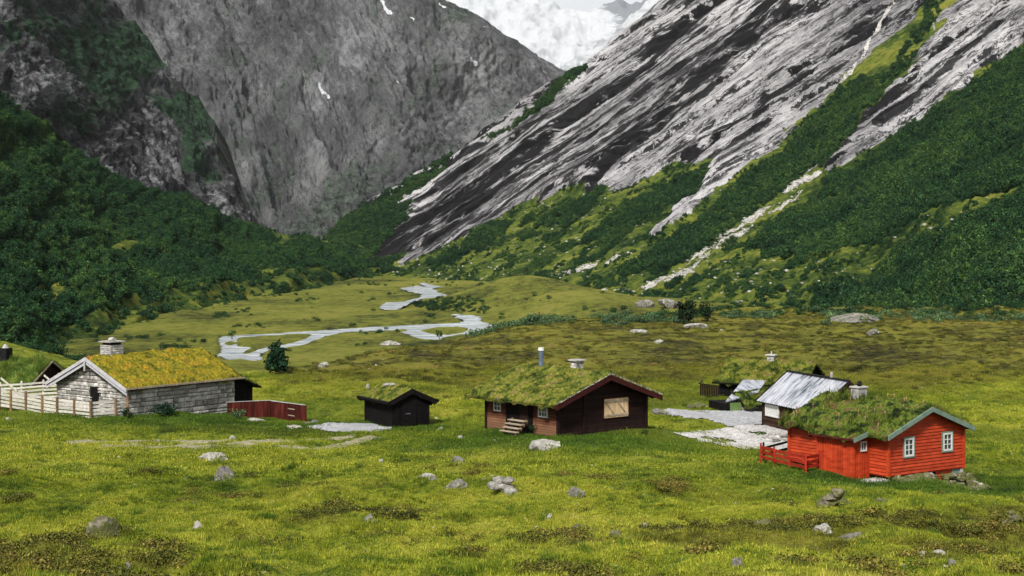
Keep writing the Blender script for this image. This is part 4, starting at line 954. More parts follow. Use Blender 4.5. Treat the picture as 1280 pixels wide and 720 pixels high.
def window(parent, p, d, w, h, fr=.07, cols=2, rows=2, mframe=None, mglass=None, trim=None, depth=.05):
    """p centre on the wall (x, y, z), d wall direction (outward is to its right)"""
    mframe = mframe or M['white']; mglass = mglass or M['glass']
    d = Vector((d[0], d[1], 0)).normalized(); n = Vector((d.y, -d.x, 0)); p = Vector(p)
    R = Matrix((( d.x, n.x, 0, p.x), (d.y, n.y, 0, p.y), (0, 0, 1, p.z), (0, 0, 0, 1)))   # local: x along, y outward, z up
    mb = MB()
    for x0, x1, z0, z1 in ((-w/2, -w/2 + fr, -h/2, h/2), (w/2 - fr, w/2, -h/2, h/2), (-w/2 + fr, w/2 - fr, -h/2, -h/2 + fr), (-w/2 + fr, w/2 - fr, h/2 - fr, h/2)):
        mb.box(x0, x1, 0, depth + .03, z0, z1, .6, R)
    for i in range(1, cols): x = -w/2 + fr + (w - 2 * fr) * i / cols; mb.box(x - .02, x + .02, .01, depth + .012, -h/2 + fr, h/2 - fr, .6, R)
    for i in range(1, rows): z = -h/2 + fr + (h - 2 * fr) * i / rows; mb.box(-w/2 + fr, w/2 - fr, .012, depth + .008, z - .018, z + .018, .6, R)
    win = mb.obj('window', mframe, parent)
    g = MB(); g.box(-w/2 + fr * .5, w/2 - fr * .5, .0, depth - .012, -h/2 + fr * .5, h/2 - fr * .5, .5, R); g.obj('pane', mglass, win)
    if trim:
        t = MB(); k = .07
        for x0, x1, z0, z1 in ((-w/2 - k, -w/2, -h/2 - k, h/2 + k), (w/2, w/2 + k, -h/2 - k, h/2 + k), (-w/2, w/2, h/2, h/2 + k), (-w/2, w/2, -h/2 - k, -h/2)):
            t.box(x0, x1, 0, depth + .02, z0, z1, .5, R)
        t.obj('frame', trim, win)
    return win
def corner(parent, pts, z0, z1, w, material, name='corner_board'):
    for x, y in pts:
        mb = MB(); mb.box(x - w/2, x + w/2, y - w/2, y + w/2, z0, z1); mb.obj(name, material, parent)
def fuzz_edge(mb, a, b, n, rad, r=rnd):
    a, b = Vector(a), Vector(b)
    for i in range(n):
        p = a.lerp(b, (i + r.random()) / n); s = rad * r.uniform(.5, 1.2)
        mb.box(p.x - s, p.x + s, p.y - s, p.y + s, p.z - s * r.uniform(.4, 1), p.z + s * .7, r.random())

# ================================================================== RED HOUSE
o, a, b = RED
H = empty('red_house', o, a, 'bright red weatherboarded house with wild grass roof and grey-green bargeboards', 'house')
W, L, h, ap = 5.6, 6.9, 2.1, 1.05
mb = MB(); gable_core(mb, 0, W, 0, L, -.05, h, ap, 'y')
lap_boards(mb, (0, 0), (W, 0), 0, h, ap, .165, .06); lap_boards(mb, (0, L), (0, 0), 0, h, None, .165, .06)
lap_boards(mb, (W, 0), (W, L), 0, h, None, .155, .035)
mb.obj('wall', M['red'], H)
corner(H, [(-.03, -.03), (W + .02, -.03), (-.03, L)], -.03, h + .02, .16, M['red'])
zf = roof_plane_fn('y', W/2, h + ap + .10, ap / (W/2) )
roof_deck(H, -.45, W + .45, -.45, L + .35, zf, .10, M['redold'], 'y', W/2)
sod(H, -.56, W + .42, -.36, L + .3, zf, .26, M['sod_dark'], 10000, .24, .016, 3, .17, drape=.05, heads=38, tall=lambda x, y: .6 + 1.6 * sst(fbm(x * .6, y * .6, 3, 2), .0, .6))
barge(H, 'y', -.43, W/2, W/2 + .48, W/2 + .48, zf, .24, .07, M['green'], .09)
barge(H, 'y', L + .36, W/2, W/2 + .48, W/2 + .48, zf, .22, .06, M['green'], .06)
m2 = MB(); m2.box(-.49, -.42, -.38, L + .3, float(zf(-.45, 0)) - .14, float(zf(-.45, 0)) + .05); m2.obj('eave_board', M['redold'], H)
window(H, (1.42, -.03, 1.36), (1, 0), .70, .92, .085, 2, 3, trim=M['green']); window(H, (4.35, -.03, 1.42), (1, 0), .70, .92, .085, 2, 3, trim=M['green'])
window(H, (-.03, 3.95, 1.25), (0, -1), .55, 1.05, .08, 2, 3, trim=M['green'])
# annex
ax0, ay0, ay1, ah = -1.15, 1.25, 3.75, 1.86
mb = MB(); mb.box(ax0 + .03, -.01, ay0 + .03, ay1 - .03, -.45, ah + .02); vert_boards(mb, (ax0, ay1), (ax0, ay0), -.30, ah, .17, .012, .02, True, jag=.12)
vert_boards(mb, (ax0, ay0), (-.02, ay0), -.30, ah + .25, .17, .012, .02, True, jag=.1)
AN = mb.obj('annex', M['red'], H)
for c_ in M['red'], : pass
zf2 = lambda x, y: ah + .06 + (np.asarray(x) + 1.15) * .20
m2 = MB(); vs = [(x, y, float(zf2(x, y)) - dz) for dz in (.09, 0) for y in (ay0 - .35, ay1 + .35) for x in (ax0 - .35, .3)]; m2.hexa(vs); m2.obj('annex_roof_deck', M['redold'], AN)
sod(AN, ax0 - .33, .15, ay0 - .30, ay1 + .32, zf2, .16, M['sod_dark'], 2200, .18, .016, 8, .08, drape=.03)
m2 = MB(); m2.beam((ax0 - .38, ay0 - .36, float(zf2(ax0 - .38, 0)) - .04), (-.42, ay0 - .36, float(zf2(-.42, 0)) + .02), .05, .22); m2.obj('bargeboard', M['green'], AN)
window(AN, (-.52, ay0 - .03, 1.42), (1, 0), .42, .50, .06, 2, 1)
m2 = MB(); m2.box(-.52 - .45, -.52 + .45, ay0 - .035, ay0 - .022, -.2, 1.1, .3)
# chimney
m2 = MB(); m2.box(W/2 - .32, W/2 + .32, 4.3, 4.85, h + ap - .3, h + ap + .78); CH = m2.obj('chimney', M['whitewash'], H)
m2 = MB(); m2.box(W/2 - .38, W/2 + .38, 4.24, 4.91, h + ap + .78, h + ap + .85); m2.obj('chimney_cap', M['concrete'], CH)
m2 = MB(); m2.tube((W/2, 4.55, h + ap + .85), (W/2, 4.55, h + ap + .98), .10, .16, 10); m2.tube((W/2, 4.55, h + ap + .98), (W/2 + .05, 4.5, h + ap + 1.12), .17, .07, 10); m2.obj('cowl', M['black'], CH)
# foundation stones and cellar
m2 = MB(); m2.box(.1, W - .1, .12, L - .1, -1.6, -.04); m2.obj('cellar_wall', M['interior_shade'], H)
m2 = MB(); m2.box(W - .14, W + .06, -.0, .22, -1.9, -.03); m2.obj('foundation_post', M['concrete'], H)
m2 = MB(); m2.box(3.1, 3.28, .0, .2, -.9, -.05); m2.obj('foundation_post', M['concrete'], H)
m2 = MB(); m2.box(W - .75, W - .16, .05, .10, -1.5, -.05); m2.obj('cellar_door', M['green'], H)
m2 = MB(); lap_boards(m2, (3.6, .09), (W - .76, .09), -1.3, -.05, None, .155, .03); m2.obj('cellar_cladding', M['red'], H)

# ================================================================== stones helper
def rock_mesh(seed, sx, sy, sz, jag=.35, sub=4):
    import bmesh
    bm = bmesh.new(); bmesh.ops.create_icosphere(bm, subdivisions=sub, radius=1)
    v = np.array([x.co[:] for x in bm.verts]); s = seed * 3.7
    n = 1 + jag * fbm(v[:, 0] * .9 + s, v[:, 1] * .9, v[:, 2] * .9, 2) + jag * .45 * ridged(v[:, 0] * 1.8 + s, v[:, 1] * 1.8, v[:, 2] * 1.8, 3)
    rr = np.random.RandomState(seed)
    v = v * n[:, None]
    for _ in range(7):   # knock facets off
        d = rr.normal(size=3); d /= np.linalg.norm(d); c = rr.uniform(.62, .95); q = v @ d; m_ = q > c; v[m_] -= np.outer((q[m_] - c) * .85, d)
    v = v * np.array([sx, sy, sz])
    f = [[q.index for q in p.verts] for p in bm.faces]; bm.free(); return v, f
def rock(px, py, wpx, hpx, label, material='rock', name='boulder', cat='boulder', flat=1, seed=None, group=None, dz=0, sub=4):
    X, Y, Z = hit(px, py + hpx * .42); seed = seed or int(px * 7 + py); w = wpx / F * Y / 2 * .88; hh = hpx / F * Y * .88
    v, f = rock_mesh(seed, w, w * .75, max(hh * .75, .04), jag=.38, sub=sub)
    o = mkobj(name, v, f, M[material], None, False, np.random.RandomState(seed).uniform(.35, .65, len(f))); o.location = (X, Y + w * .4, Z + hh * .08 + dz); o.rotation_euler = (0, 0, (seed % 7) * .12 - .4)
    tag(o, label, cat, group); return o
def rock_pile(px, py, wpx, hpx, n, label, material, name='rock_pile', cat='rock pile', seed=5):
    X, Y, Z = hit(px, py + hpx * .45); w = wpx / F * Y / 2; hh = hpx / F * Y; r = random.Random(seed); V = []; Fc = []; T = []
    for i in range(n):
        s = r.uniform(.10, .32) * min(w, hh * 1.6) * 1.6; v, f = rock_mesh(seed * 31 + i, s, s * .8, s * .7, sub=2)
        q = r.uniform(-1, 1); off = np.array([q * w * .85, r.uniform(-.5, .6) * w, max(.0, (1 - q * q)) * hh * r.uniform(.1, .75)]); k = len(V); V.extend((v + off).tolist()); Fc.extend([[j + k for j in ff] for ff in f]); T.extend([r.random()] * len(f))
    o = mkobj(name, V, Fc, M[material], None, False, T); o.location = (X, Y + w * .3, Z); tag(o, label, cat); return o
# rubble bank under the red gable
r = random.Random(4); V = []; Fc = []; T = []
for i in range(260):
    lx, ly = r.uniform(.3, 6.0), r.uniform(-1.5, .25) ; wx, wy = L2W(RED, lx, ly); z = float(zg(wx, wy)); s = r.uniform(.06, .22)
    v, f = rock_mesh(900 + i, s * 1.3, s, s * .7, sub=2); k = len(V); lz = z - RED[0][2] + s * .3 + .62 * max(0, 1 + ly / 1.35) * sst(lx, .2, 1.6) * r.uniform(.2, 1)
    V.extend((v + np.array([lx, ly, min(lz, -.12)])).tolist()); Fc.extend([[j + k for j in ff] for ff in f]); T.extend([r.random()] * len(f))
RB = mkobj('rubble_bank', V, Fc, M['mossrock'], None, False, T); RB.location = o if False else RED[0]; RB.rotation_euler = (0, 0, math.atan2(RED[1][1], RED[1][0]))
tag(RB, 'bank of loose mossy stones under the windowed gable of the red house', 'rubble', kind='stuff')
# step slab at the red house door
ds = MB(); ds.box(-.95, .55, -.35, .55, -.05, .06, .5); sl = ds.obj('doorstep', M['concrete']); wx, wy = L2W(RED, -.5, .3); sl.location = (wx, wy, float(zg(wx, wy)) - .02); sl.rotation_euler = (0, 0, math.atan2(RED[1][1], RED[1][0])); tag(sl, 'flat stone doorstep in the dark nook of the red house', 'doorstep')

# ================================================================== FENCES
def rail_fence(name, pts, label, cat, hgt, rails, rw, mr, mp, pw=.09, th=.03, nposts=None, zoff=0, postdrop=.3, post_in=True):
    """pts: world (x, y) polyline; posts at every point"""
    c = pts[0]; root = empty(name, (c[0], c[1], float(zg(c[0], c[1]))), None, label, cat); z0 = root.location.z; r = random.Random(hash(name) % 99 if False else len(pts) * 7)
    loc = [(p[0] - c[0], p[1] - c[1], (p[2] if len(p) > 2 else float(zg(p[0], p[1]))) - z0) for p in pts]
    po = (0, 0) if post_in else (.02, -pw - th - .01)
    for p in loc:
        m = MB(); t = r.uniform(-.02, .02); m.beam((p[0] + po[0], p[1] + po[1], p[2] - postdrop), (p[0] + t + po[0], p[1] + t + po[1], p[2] + hgt + .06 + r.uniform(-.02, .05)), pw, pw, r.random(), (1, 0, 0)); m.obj('post', mp, root)
    for p, q in zip(loc[:-1], loc[1:]):
        d = Vector((q[0] - p[0], q[1] - p[1], 0)).normalized(); n = Vector((d.y, -d.x, 0)) * (pw / 2 + th / 2 + .003)
        for k in range(rails):
            zz = .10 + (hgt - .12) * (k + .5) / rails; m = MB(); j = r.uniform(-.015, .015)
            m.beam((p[0] + n.x, p[1] + n.y, p[2] + zz + j), (q[0] + n.x, q[1] + n.y, q[2] + zz + r.uniform(-.02, .02)), th, rw * r.uniform(.85, 1.05), r.random()); m.obj('rail', mr, root)
    return root
def gpt(px, py): x, y, z = hit(px, py); return (x, y)
# red yard fence in front of the red house
fa = L2W(RED, -1.22, 3.95); fb = L2W(RED, -2.15, 3.75)
FA = P(1025, 586, 82.2); FB = P(1007, 588, 81.2); FC = P(951, 577, 85.2); FD = P(990, 566.5, 89)
rail_fence('red_fence', [(FA[0], FA[1], -.2), (FB[0], FB[1], -.2), (FC[0] * .35 + FB[0] * .65, FC[1] * .35 + FB[1] * .65, -.2), (FC[0] * .7 + FB[0] * .3, FC[1] * .7 + FB[1] * .3, -.2), (FC[0], FC[1], -.2)], 'red three-railed fence enclosing the terrace beside the red house', 'fence', .88, 3, .17, M['redfence'], M['redfence'], .09, .03)
rail_fence('dark_rail', [(FC[0] + .3, FC[1] + .9, -.25), (FD[0], FD[1], -.25)], 'short black rail behind the red fence at the white stone yard', 'fence', .85, 2, .14, M['tar'], M['tar'])

# white fence at the stone house
wf = [(-60, 508), (-26, 508), (0, 509.5), (14, 512), (33, 515), (53, 519), (72, 522), (93, 524), (114, 526.5), (145, 524), (160, 521)]
Yw = [121, 119, 117.5, 116.8, 116, 115, 114.5, 113.8, 113, 113.8, 114.6]
wfp = [P(px, py, D) for (px, py), D in zip(wf, Yw)]
rail_fence('white_fence', [(p[0], p[1], p[2]) for p in wfp], 'white fence of five wide boards curving past the stone gable', 'fence', 1.42, 5, .195, M['whitefence'], M['post'], .14, .03, post_in=False)
gf = [(-30, 504, 126), (0, 503, 125), (27, 502, 124), (54, 500, 123), (81, 499, 122)]
gp = [P(*p) for p in gf]
RG = rail_fence('white_fence', [(p[0], p[1], p[2]) for p in gp], 'pale fence behind, with gate and slanting braces, below the grassy roof', 'fence', 1.5, 5, .16, M['whitefence'], M['whitefence'], .13, .03)
m = MB(); q0 = Vector(gp[0])
for a_, b_ in ((1, 2), (3, 4)):
    A_, B_ = Vector(gp[a_]) - q0, Vector(gp[b_]) - q0; m.beam(A_ + Vector((.1, -.12, 1.35)), B_ + Vector((-.3, -.12, .25)), .04, .14, .6); m.obj('brace', M['whitefence'], RG); m = MB()

# dark red board fences right of the stone house
def board_fence(name, A_, B_, h0, h1, label, door=None, cap=True):
    A_, B_ = Vector(A_), Vector(B_); root = empty(name, A_, None, label, 'fence'); d = (B_ - A_); L_ = Vector((d.x, d.y)).length; ang = math.atan2(d.y, d.x); root.rotation_euler = (0, 0, ang)
    m = MB(); n = max(3, int(L_ / .14)); r = random.Random(int(L_ * 100))
    for i in range(n):
        t = i / n; zb = d.z * t; hh = h0 + (h1 - h0) * t; m.box(L_ * t, L_ * (i + 1) / n - .014, -.015, .015, zb - .5, zb + hh + r.uniform(-.015, .015), r.random())
    m.obj('board_panel', M['redold'], root)
    m = MB(); m.beam((0, .04, h0 * .75), (L_, .04, d.z + h1 * .75), .05, .08); m.beam((0, .04, h0 * .2), (L_, .04, d.z + h1 * .2), .05, .08); m.obj('rail', M['redold'], root)
    if cap: m = MB(); m.beam((-.05, 0, h0 + .03), (L_ + .05, 0, d.z + h1 + .03), .12, .045); m.obj('coping', M['whitewash'], root)
    for x, z, hh in ((0, 0, h0), (L_, d.z, h1)):
        m = MB(); m.box(x - .05, x + .05, .02, .12, z - .5, z + hh); m.obj('post', M['redold'], root)
    if door:
        m = MB(); x0, x1 = L_ * door[0], L_ * door[1]; zc = d.z * (door[0] + door[1]) / 2; m.box(x0, x1, -.04, -.018, zc + .02, zc + min(h0, h1) - .1, .2)
        D_ = m.obj('door', M['redold'], root); m = MB(); m.box(x0 + .05, x1 - .05, -.06, -.042, zc + .25, zc + .31); m.obj('hinge', M['palewood'], D_); m = MB(); m.box(x0 + .05, x1 - .05, -.06, -.042, zc + .72, zc + .78); m.obj('hinge', M['palewood'], D_)
    return root
p1, p2 = P(284, 517.5, 121), P(336.5, 520.5, 117); p3 = P(381, 526.5, 113.6)
board_fence('board_fence', p1, p2, .86, 1.16, 'dark red board fence running out from the corner of the stone house')
board_fence('board_fence', (p2[0] + .12, p2[1], p2[2]), p3, 1.12, 1.12, 'dark red board fence with a small door and white top, nearest the gravel', door=(.52, .74))

# ================================================================== BROWN CABIN
o, a, b = BRN; H = empty('brown_cabin', o, a, 'dark brown log cabin with turf roof, pale wooden shutter and blue-grey flue', 'cabin')
W, L, h, ap = 7.1, 6.45, 2.15, 1.22
mb = MB(); gable_core(mb, 0, W, 0, L, .0, h, ap, 'y'); lap_boards(mb, (0, 0), (W, 0), 0, h, ap, .15, .035); lap_boards(mb, (W, 0), (W, L), 0, h, None, .15, .035); mb.obj('wall', M['darkbrown'], H)
mb = MB(); mb.box(-.03, -.002, 0, L, -.25, h); lap_boards(mb, (-.03, L), (-.03, 0), -.05, h, None, .15, .03); mb.obj('front_wall', M['brown'], H)
# dark panel on the front wall painting the entrance recess's shade, with its door
mb = MB(); y0, y1 = 2.15, 4.55
mb.box(-.11, -.075, y0, y1, .02, h - .02, .3); RC = mb.obj('recess_shade_panel', M['tar'], H)
mb = MB(); mb.box(-.14, -.112, 2.5, 3.35, .12, 1.95, .6); DR = mb.obj('door', M['darkbrown'], RC)
mb = MB(); mb.box(-.16, -.141, 3.24, 3.29, .95, 1.1, .6); mb.obj('handle', M['black'], DR)
corner(H, [(-.03, -.02), (W, -.02), (-.03, L)], -.02, h + .02, .17, M['darkbrown']); mb = MB(); mb.box(1.9, 2.08, -.09, -.036, 0, h + .6); mb.obj('log_end', M['darkbrown'], H)
zf = roof_plane_fn('y', W/2, h + ap + .06, ap / (W/2))
sg = lambda x, y: -.10 * np.exp(-(((np.asarray(y) - 3.3) / 1.2) ** 2)) * sst(-np.asarray(x), -.8, .6)
roof_deck(H, -.75, W + .7, -.65, L + 1.15, zf, .10, M['barge_dark'], 'y', W/2)
sod(H, -.86, W + .72, -.60, L + 1.12, zf, .26, M['sod_green'], 11000, .12, .016, 12, .15, drape=.05, sag=None)
barge(H, 'y', -.66, W/2, W/2 + .78, W/2 + .74, zf, .30, .08, M['barge_dark'], .05)
barge(H, 'y', L + 1.16, W/2, W/2 + .78, W/2 + .74, zf, .28, .08, M['barge_dark'], .05)
mb = MB(); ez = float(zf(-.78, 0)); 
for s_, e_ in ((-1, -.75), (1, W + .70)): (mb.beam((W/2 - s_ * .02, -.70, h + ap + .20), (e_, -.70, float(zf(e_, 0)) + .11), .035, .035), fuzz_edge(mb, (W/2, -.70, h + ap + .20), (e_, -.70, float(zf(e_, 0)) + .11), 80, .036))
mb.obj('bark_edge', M['birchbark'], H)
mb = MB(); mb.beam((-.80, -.62, ez - .04), (-.80, L + 1.1, ez - .04), .07, .16); mb.obj('eave_board', M['barge_dark'], H)
window(H, (-.06, 1.22, 1.42), (0, -1), .82, .62, .07, 3, 2, mglass=M['glass']); window(H, (-.06, 5.35, 1.42), (0, -1), .66, .60, .07, 2, 2)
# shutter
SH = MB(); zc = 1.45; x0, x1 = 3.55, 5.55
r = random.Random(3)
for i in range(14): xa = x0 + (x1 - x0) * i / 14; SH.box(xa, xa + (x1 - x0) / 14 - .008, -.085, -.05, zc - .56, zc + .56, r.random())
ST = SH.obj('shutter', M['shutter'], H)
m = MB(); m.box(x0, x1, -.112, -.086, zc + .34, zc + .46, .8); m.box(x0, x1, -.112, -.086, zc - .47, zc - .35, .8)
for xa in (x0 + .15, x0 + 1.12): m.beam((xa, -.10, zc + .33), (xa + .62, -.10, zc - .33), .026, .09, .3)
m.obj('brace', M['palewood'], ST)
m = MB(); m.box(x0 - .06, x0 - .003, -.10, -.036, zc - .6, zc + .6); m.box(x1 + .003, x1 + .06, -.10, -.036, zc - .6, zc + .6); m.box(x0 - .06, x1 + .06, -.10, -.036, zc + .563, zc + .63); m.obj('frame', M['barge_dark'], ST)
# flue and chimney
m = MB(); m.tube((W/2 - .15, 5.35, h + ap), (W/2 - .15, 5.35, h + ap + 1.22), .15, .15, 16); FL = m.obj('flue', M['metalpipe'], H)
m = MB(); m.tube((W/2 - .15, 5.35, h + ap + 1.22), (W/2 - .15, 5.35, h + ap + 1.40), .19, .17, 16); m.obj('flue_cap', M['white'], FL)
m = MB(); stone_face(m, (W/2 + .2, 2.5), (W/2 + .75, 2.5), h + ap + .1, lambda s: h + ap + .72, .1, .2, .12, .3, .03); stone_face(m, (W/2 + .2, 3.05), (W/2 + .2, 2.5), h + ap + .1, lambda s: h + ap + .72, .1, .2, .12, .3, .03)
m.box(W/2 + .2, W/2 + .75, 2.5, 3.05, h + ap - .2, h + ap + .70, .2); CH = m.obj('chimney', M['stone'], H)
m = MB(); m.box(W/2 + .08, W/2 + .87, 2.38, 3.17, h + ap + .72, h + ap + .80); m.obj('chimney_cap', M['whitewash'], CH)
# foundation
m = MB(); stone_face(m, (3.8, .03), (W, .03), -.75, lambda s: .0, .15, .3, .25, .6, .1); m.box(.1, W - .05, .06, L - .1, -1.2, -.01, .1); stone_face(m, (W, .03), (W, 3), -.75, lambda s: .0, .15, .3, .25, .6, .1); m.obj('foundation', M['whitewash'], H)
# picnic bench by the front
bx, by = L2W(BRN, -.75, 2.9); BN = empty('wooden_steps', (bx, by, float(zg(bx, by))), a, 'pale weathered wooden steps with plank treads at the brown cabin front', 'steps')
for i in range(4):
    m = MB(); m.box(-.02 - i * .02 + .22 * i - .6, .22 * i - .36, -.75, .75, .16 + .20 * i, .21 + .20 * i, r.random()); m.obj('tread', M['palewood'], BN)
    m = MB(); m.box(.22 * i - .42, .22 * i - .38, -.72, .72, .06 + .20 * i, .15 + .20 * i, r.random()); m.obj('riser', M['palewood'], BN)
for y_ in (-.62, .62):
    m = MB(); m.beam((-.62, y_, -.1), (.32, y_, .86), .05, .12, .4); m.obj('side_rail', M['post'], BN)

# ================================================================== BLACK SHED
o, a, b = SHD; H = empty('black_shed', o, a, 'small tar-black shed with mossy turf roof and curled roof ends', 'shed')
W, L, h, ap = 2.75, 4.4, 1.72, .62
mb = MB(); gable_core(mb, 0, W, 0, L, .0, h, ap, 'y'); vert_boards(mb, (0, 0), (W, 0), 0, h, .15, .015, .02, False, apex=ap); vert_boards(mb, (0, L), (0, 0), 0, h, .15, .015, .02, False); mb.obj('wall', M['tar'], H)
m = MB(); m.box(.9, 1.75, -.05, -.022, .1, 1.65); DD = m.obj('door', M['tar'], H); m = MB(); m.box(.95, 1.3, -.07, -.052, .86, .92); m.obj('latch', M['metalpipe'], DD)
zf = roof_plane_fn('y', W/2, h + ap + .04, ap / (W/2)); roof_deck(H, -.38, W + .38, -.25, L + .3, zf, .09, M['tar'], 'y', W/2)
sod(H, -.34, W + .34, -.12, L + .3, zf, .26, M['sod_green'], 3500, .10, .018, 22, .13, drape=.03)
barge(H, 'y', -.22, W/2, W/2 + .40, W/2 + .40, zf, .34, .09, M['tar'], .18)
for s_ in (-.42, W + .42): m = MB(); m.tube((s_, -.35, float(zf(s_, 0)) + .1), (s_, L + .2, float(zf(s_, 0)) + .1), .13, .11, 8); m.obj('eave_log', M['tar'], H)
m = MB(); m.box(-.1, .04, 0, L, -.22, -.005); m.box(.0, W, -.08, .04, -.16, -.005); m.box(.05, W - .05, .05, L - .05, -.5, -.01); m.obj('foundation', M['whitewash'], H)
for lx, ly in ((W/2 - .1, 3.3), (W/2 - .6, 4.1)):
    pass
v, f = rock_mesh(71, .35, .25, .14, sub=3); rk = mkobj('stone', v, f, M['palerock'], None, False, [.5] * len(f)); wx, wy = L2W(SHD, 1.1, 2.9); rk.location = (wx, wy, o[2] + h + ap + .26); tag(rk, 'flat pale stone lying on the turf roof of the black shed', 'stone')
v, f = rock_mesh(73, .10, .10, .2, sub=3); rk = mkobj('stone', v, f, M['palerock'], None, False, [.5] * len(f)); wx, wy = L2W(SHD, 0.2, 4.35); rk.location = (wx, wy, o[2] + h + ap * .25 + .5); tag(rk, 'upright white stone at the far corner of the black shed roof', 'stone')

# ================================================================== STONE HOUSE
o, a, b = STN; H = empty('stone_house', o, a, 'grey stone house with golden moss roof and pale bargeboards', 'house')
Lx, Wy, h, ap = 10.4, 8.2, 2.02, 1.82
mb = MB(); gable_core(mb, .05, Lx - .05, .05, Wy - .05, -1.4, h, ap, 'x'); mb.obj('wall_core', M['mortar'], H)
mb = MB(); stone_face(mb, (0, .05), (Lx, .05), -1.2, lambda s: h, .20, .46, .35, 1.5, .12)
dh = lambda s, z: abs(s - (Wy - 3.75)) < .5 and -.1 < z < 1.75
stone_face(mb, (.05, Wy), (.05, 0), -.5, lambda s: h + ap * (1 - abs(s / Wy * 2 - 1)), .15, .32, .25, .8, .09, hole=dh); mb.obj('wall', M['stone'], H)
mb = MB(); mb.box(-.01, .052, 3.28, 4.22, -.3, 1.78); mb.obj('doorway', M['interior_shade'], H)
zf = roof_plane_fn('x', Wy/2, h + ap + .08, ap / (Wy/2))
roof_deck(H, -.55, Lx + .5, -.45, Wy + .45, zf, .12, M['tar'], 'x', Wy/2)
sod(H, -.48, Lx + .45, -.42, Wy + .42, zf, .20, M['sod_yellow'], 16000, .09, .018, 33, .13, drape=.03)
barge(H, 'x', -.58, Wy/2, Wy/2 + .5, Wy/2 + .5, zf, .26, .07, M['greywood'], .07); barge(H, 'x', -.50, Wy/2, Wy/2 + .48, Wy/2 + .48, zf, .42, .05, M['greywood'], -.03, name='inner_bargeboard')
barge(H, 'x', Lx + .52, Wy/2, Wy/2 + .48, Wy/2 + .48, zf, .22, .06, M['tar'], .05)
m = MB(); ez = float(zf(0, -.47)); m.beam((-.5, -.50, ez + .02), (Lx + .5, -.50, ez + .02), .09, .13); m.obj('eave_log', M['palewood'], H)
m = MB(); m.box(-.66, -.58, Wy/2 - .06, Wy/2 + .06, h + ap - .85, h + ap - .1); m.obj('finial', M['greywood'], H)
m = MB()
cz = h + ap - .2
cx0, cx1, cy0, cy1 = 1.6, 2.85, Wy/2 - .15, Wy/2 + 1.0
m.box(cx0, cx1, cy0, cy1, cz - .8, cz + 1.1, .4)
stone_face(m, (cx0, cy0), (cx1, cy0), cz, lambda s: cz + 1.12, .12, .22, .15, .4, .05); stone_face(m, (cx0, cy1), (cx0, cy0), cz, lambda s: cz + 1.12, .12, .22, .15, .4, .05)
CH = m.obj('chimney', M['whitewash'], H)
m = MB(); m.box(cx0 + .12, cx1 - .12, cy0 + .12, cy1 - .12, cz + 1.1, cz + 1.3, .1); m.obj('chimney_throat', M['black'], CH)
m = MB(); m.box(cx0 - .12, cx1 + .12, cy0 - .12, cy1 + .12, cz + 1.3, cz + 1.38)
v, f = rock_mesh(61, .32, .28, .16, sub=2); m.add(v + np.array([cx0 + .6, cy0 + .5, cz + 1.5]), f); m.obj('chimney_cap', M['whitewash'], CH)
# rear lean-to
m = MB(); x0, x1 = Lx, Lx + 2.7; m.box(x0 + .02, x1, .9, 6.8, -1.5, 1.05); vert_boards(m, (x0 + .0, .88), (x1, .88), -1.2, 1.25, .16, .012, .025, False); m.obj('lean_to', M['tar'], H)
z2 = lambda x, y: 2.25 - (np.asarray(x) - Lx) * .40
m = MB(); vs = [(x, y, float(z2(x, y)) - dz - (.9 if False else 0)) for dz in (.12, 0) for y in (.35, 7.2) for x in (x0 + .06, x1 + .5)]; m.hexa(vs); m.obj('roof_deck', M['tar'], H)
m = MB(); m.add([(x0 + .05, .9, .9), (x1, .9, .9), (x1, .9, float(z2(x1, 0)) - .12), (x0 + .05, .9, float(z2(x0, 0)) - .12)], [(0, 1, 2, 3)]); m.obj('lean_to_gable', M['tar'], H)
sod(H, x0 + .3, x1 + .5, .38, 7.15, z2, .18, M['sod_green'], 3500, .14, .018, 41, .1, drape=.03)

# ================================================================== GRASS-ROOFED HOUSE, far left
o = P(30, 497, 131); LFT = (o, (.80, .60), (-.60, .80)); o, a, b = LFT
o = (o[0], o[1], float(o[2])); H = empty('sunken_house', o, (.35, .94), 'low dark house under tall green roof grass, behind the white fence', 'house')
# local x runs back along the gable, local y runs left along the ridge
Wx, Ly_, h, ap = 6.2, 9.5, .75, 1.9
mb = MB(); gable_core(mb, 0, Wx, 0, Ly_, -1.0, h, ap, 'y'); vert_boards(mb, (0, 0), (Wx, 0), -.3, h, .17, .012, .02, False, apex=ap)
mb.obj('wall', M['darkbrown'], H)
zf = roof_plane_fn('y', Wx/2, h + ap + .06, ap / (Wx/2)); roof_deck(H, -.6, Wx + .5, -.5, Ly_ + .3, zf, .1, M['tar'], 'y', Wx/2)
sod(H, -.9, Wx + .5, -.4, Ly_ + .3, zf, .22, M['sod_tall'], 26000, .55, .02, 51, .12)
barge(H, 'y', -.52, Wx/2, Wx/2 + .65, Wx/2 + .5, zf, .14, .07, M['palewood'], .10)
CX, CY = Wx/2 - .1, 4.2
m = MB(); m.box(CX - .42, CX + .42, CY - .42, CY + .42, h + ap - .6, h + ap + 1.1); CH = m.obj('chimney', M['black'], H)
m = MB(); m.tube((CX, CY, h + ap + 1.1), (CX, CY, h + ap + 1.45), .3, .08, 6); m.obj('chimney_cap', M['whitewash'], CH)

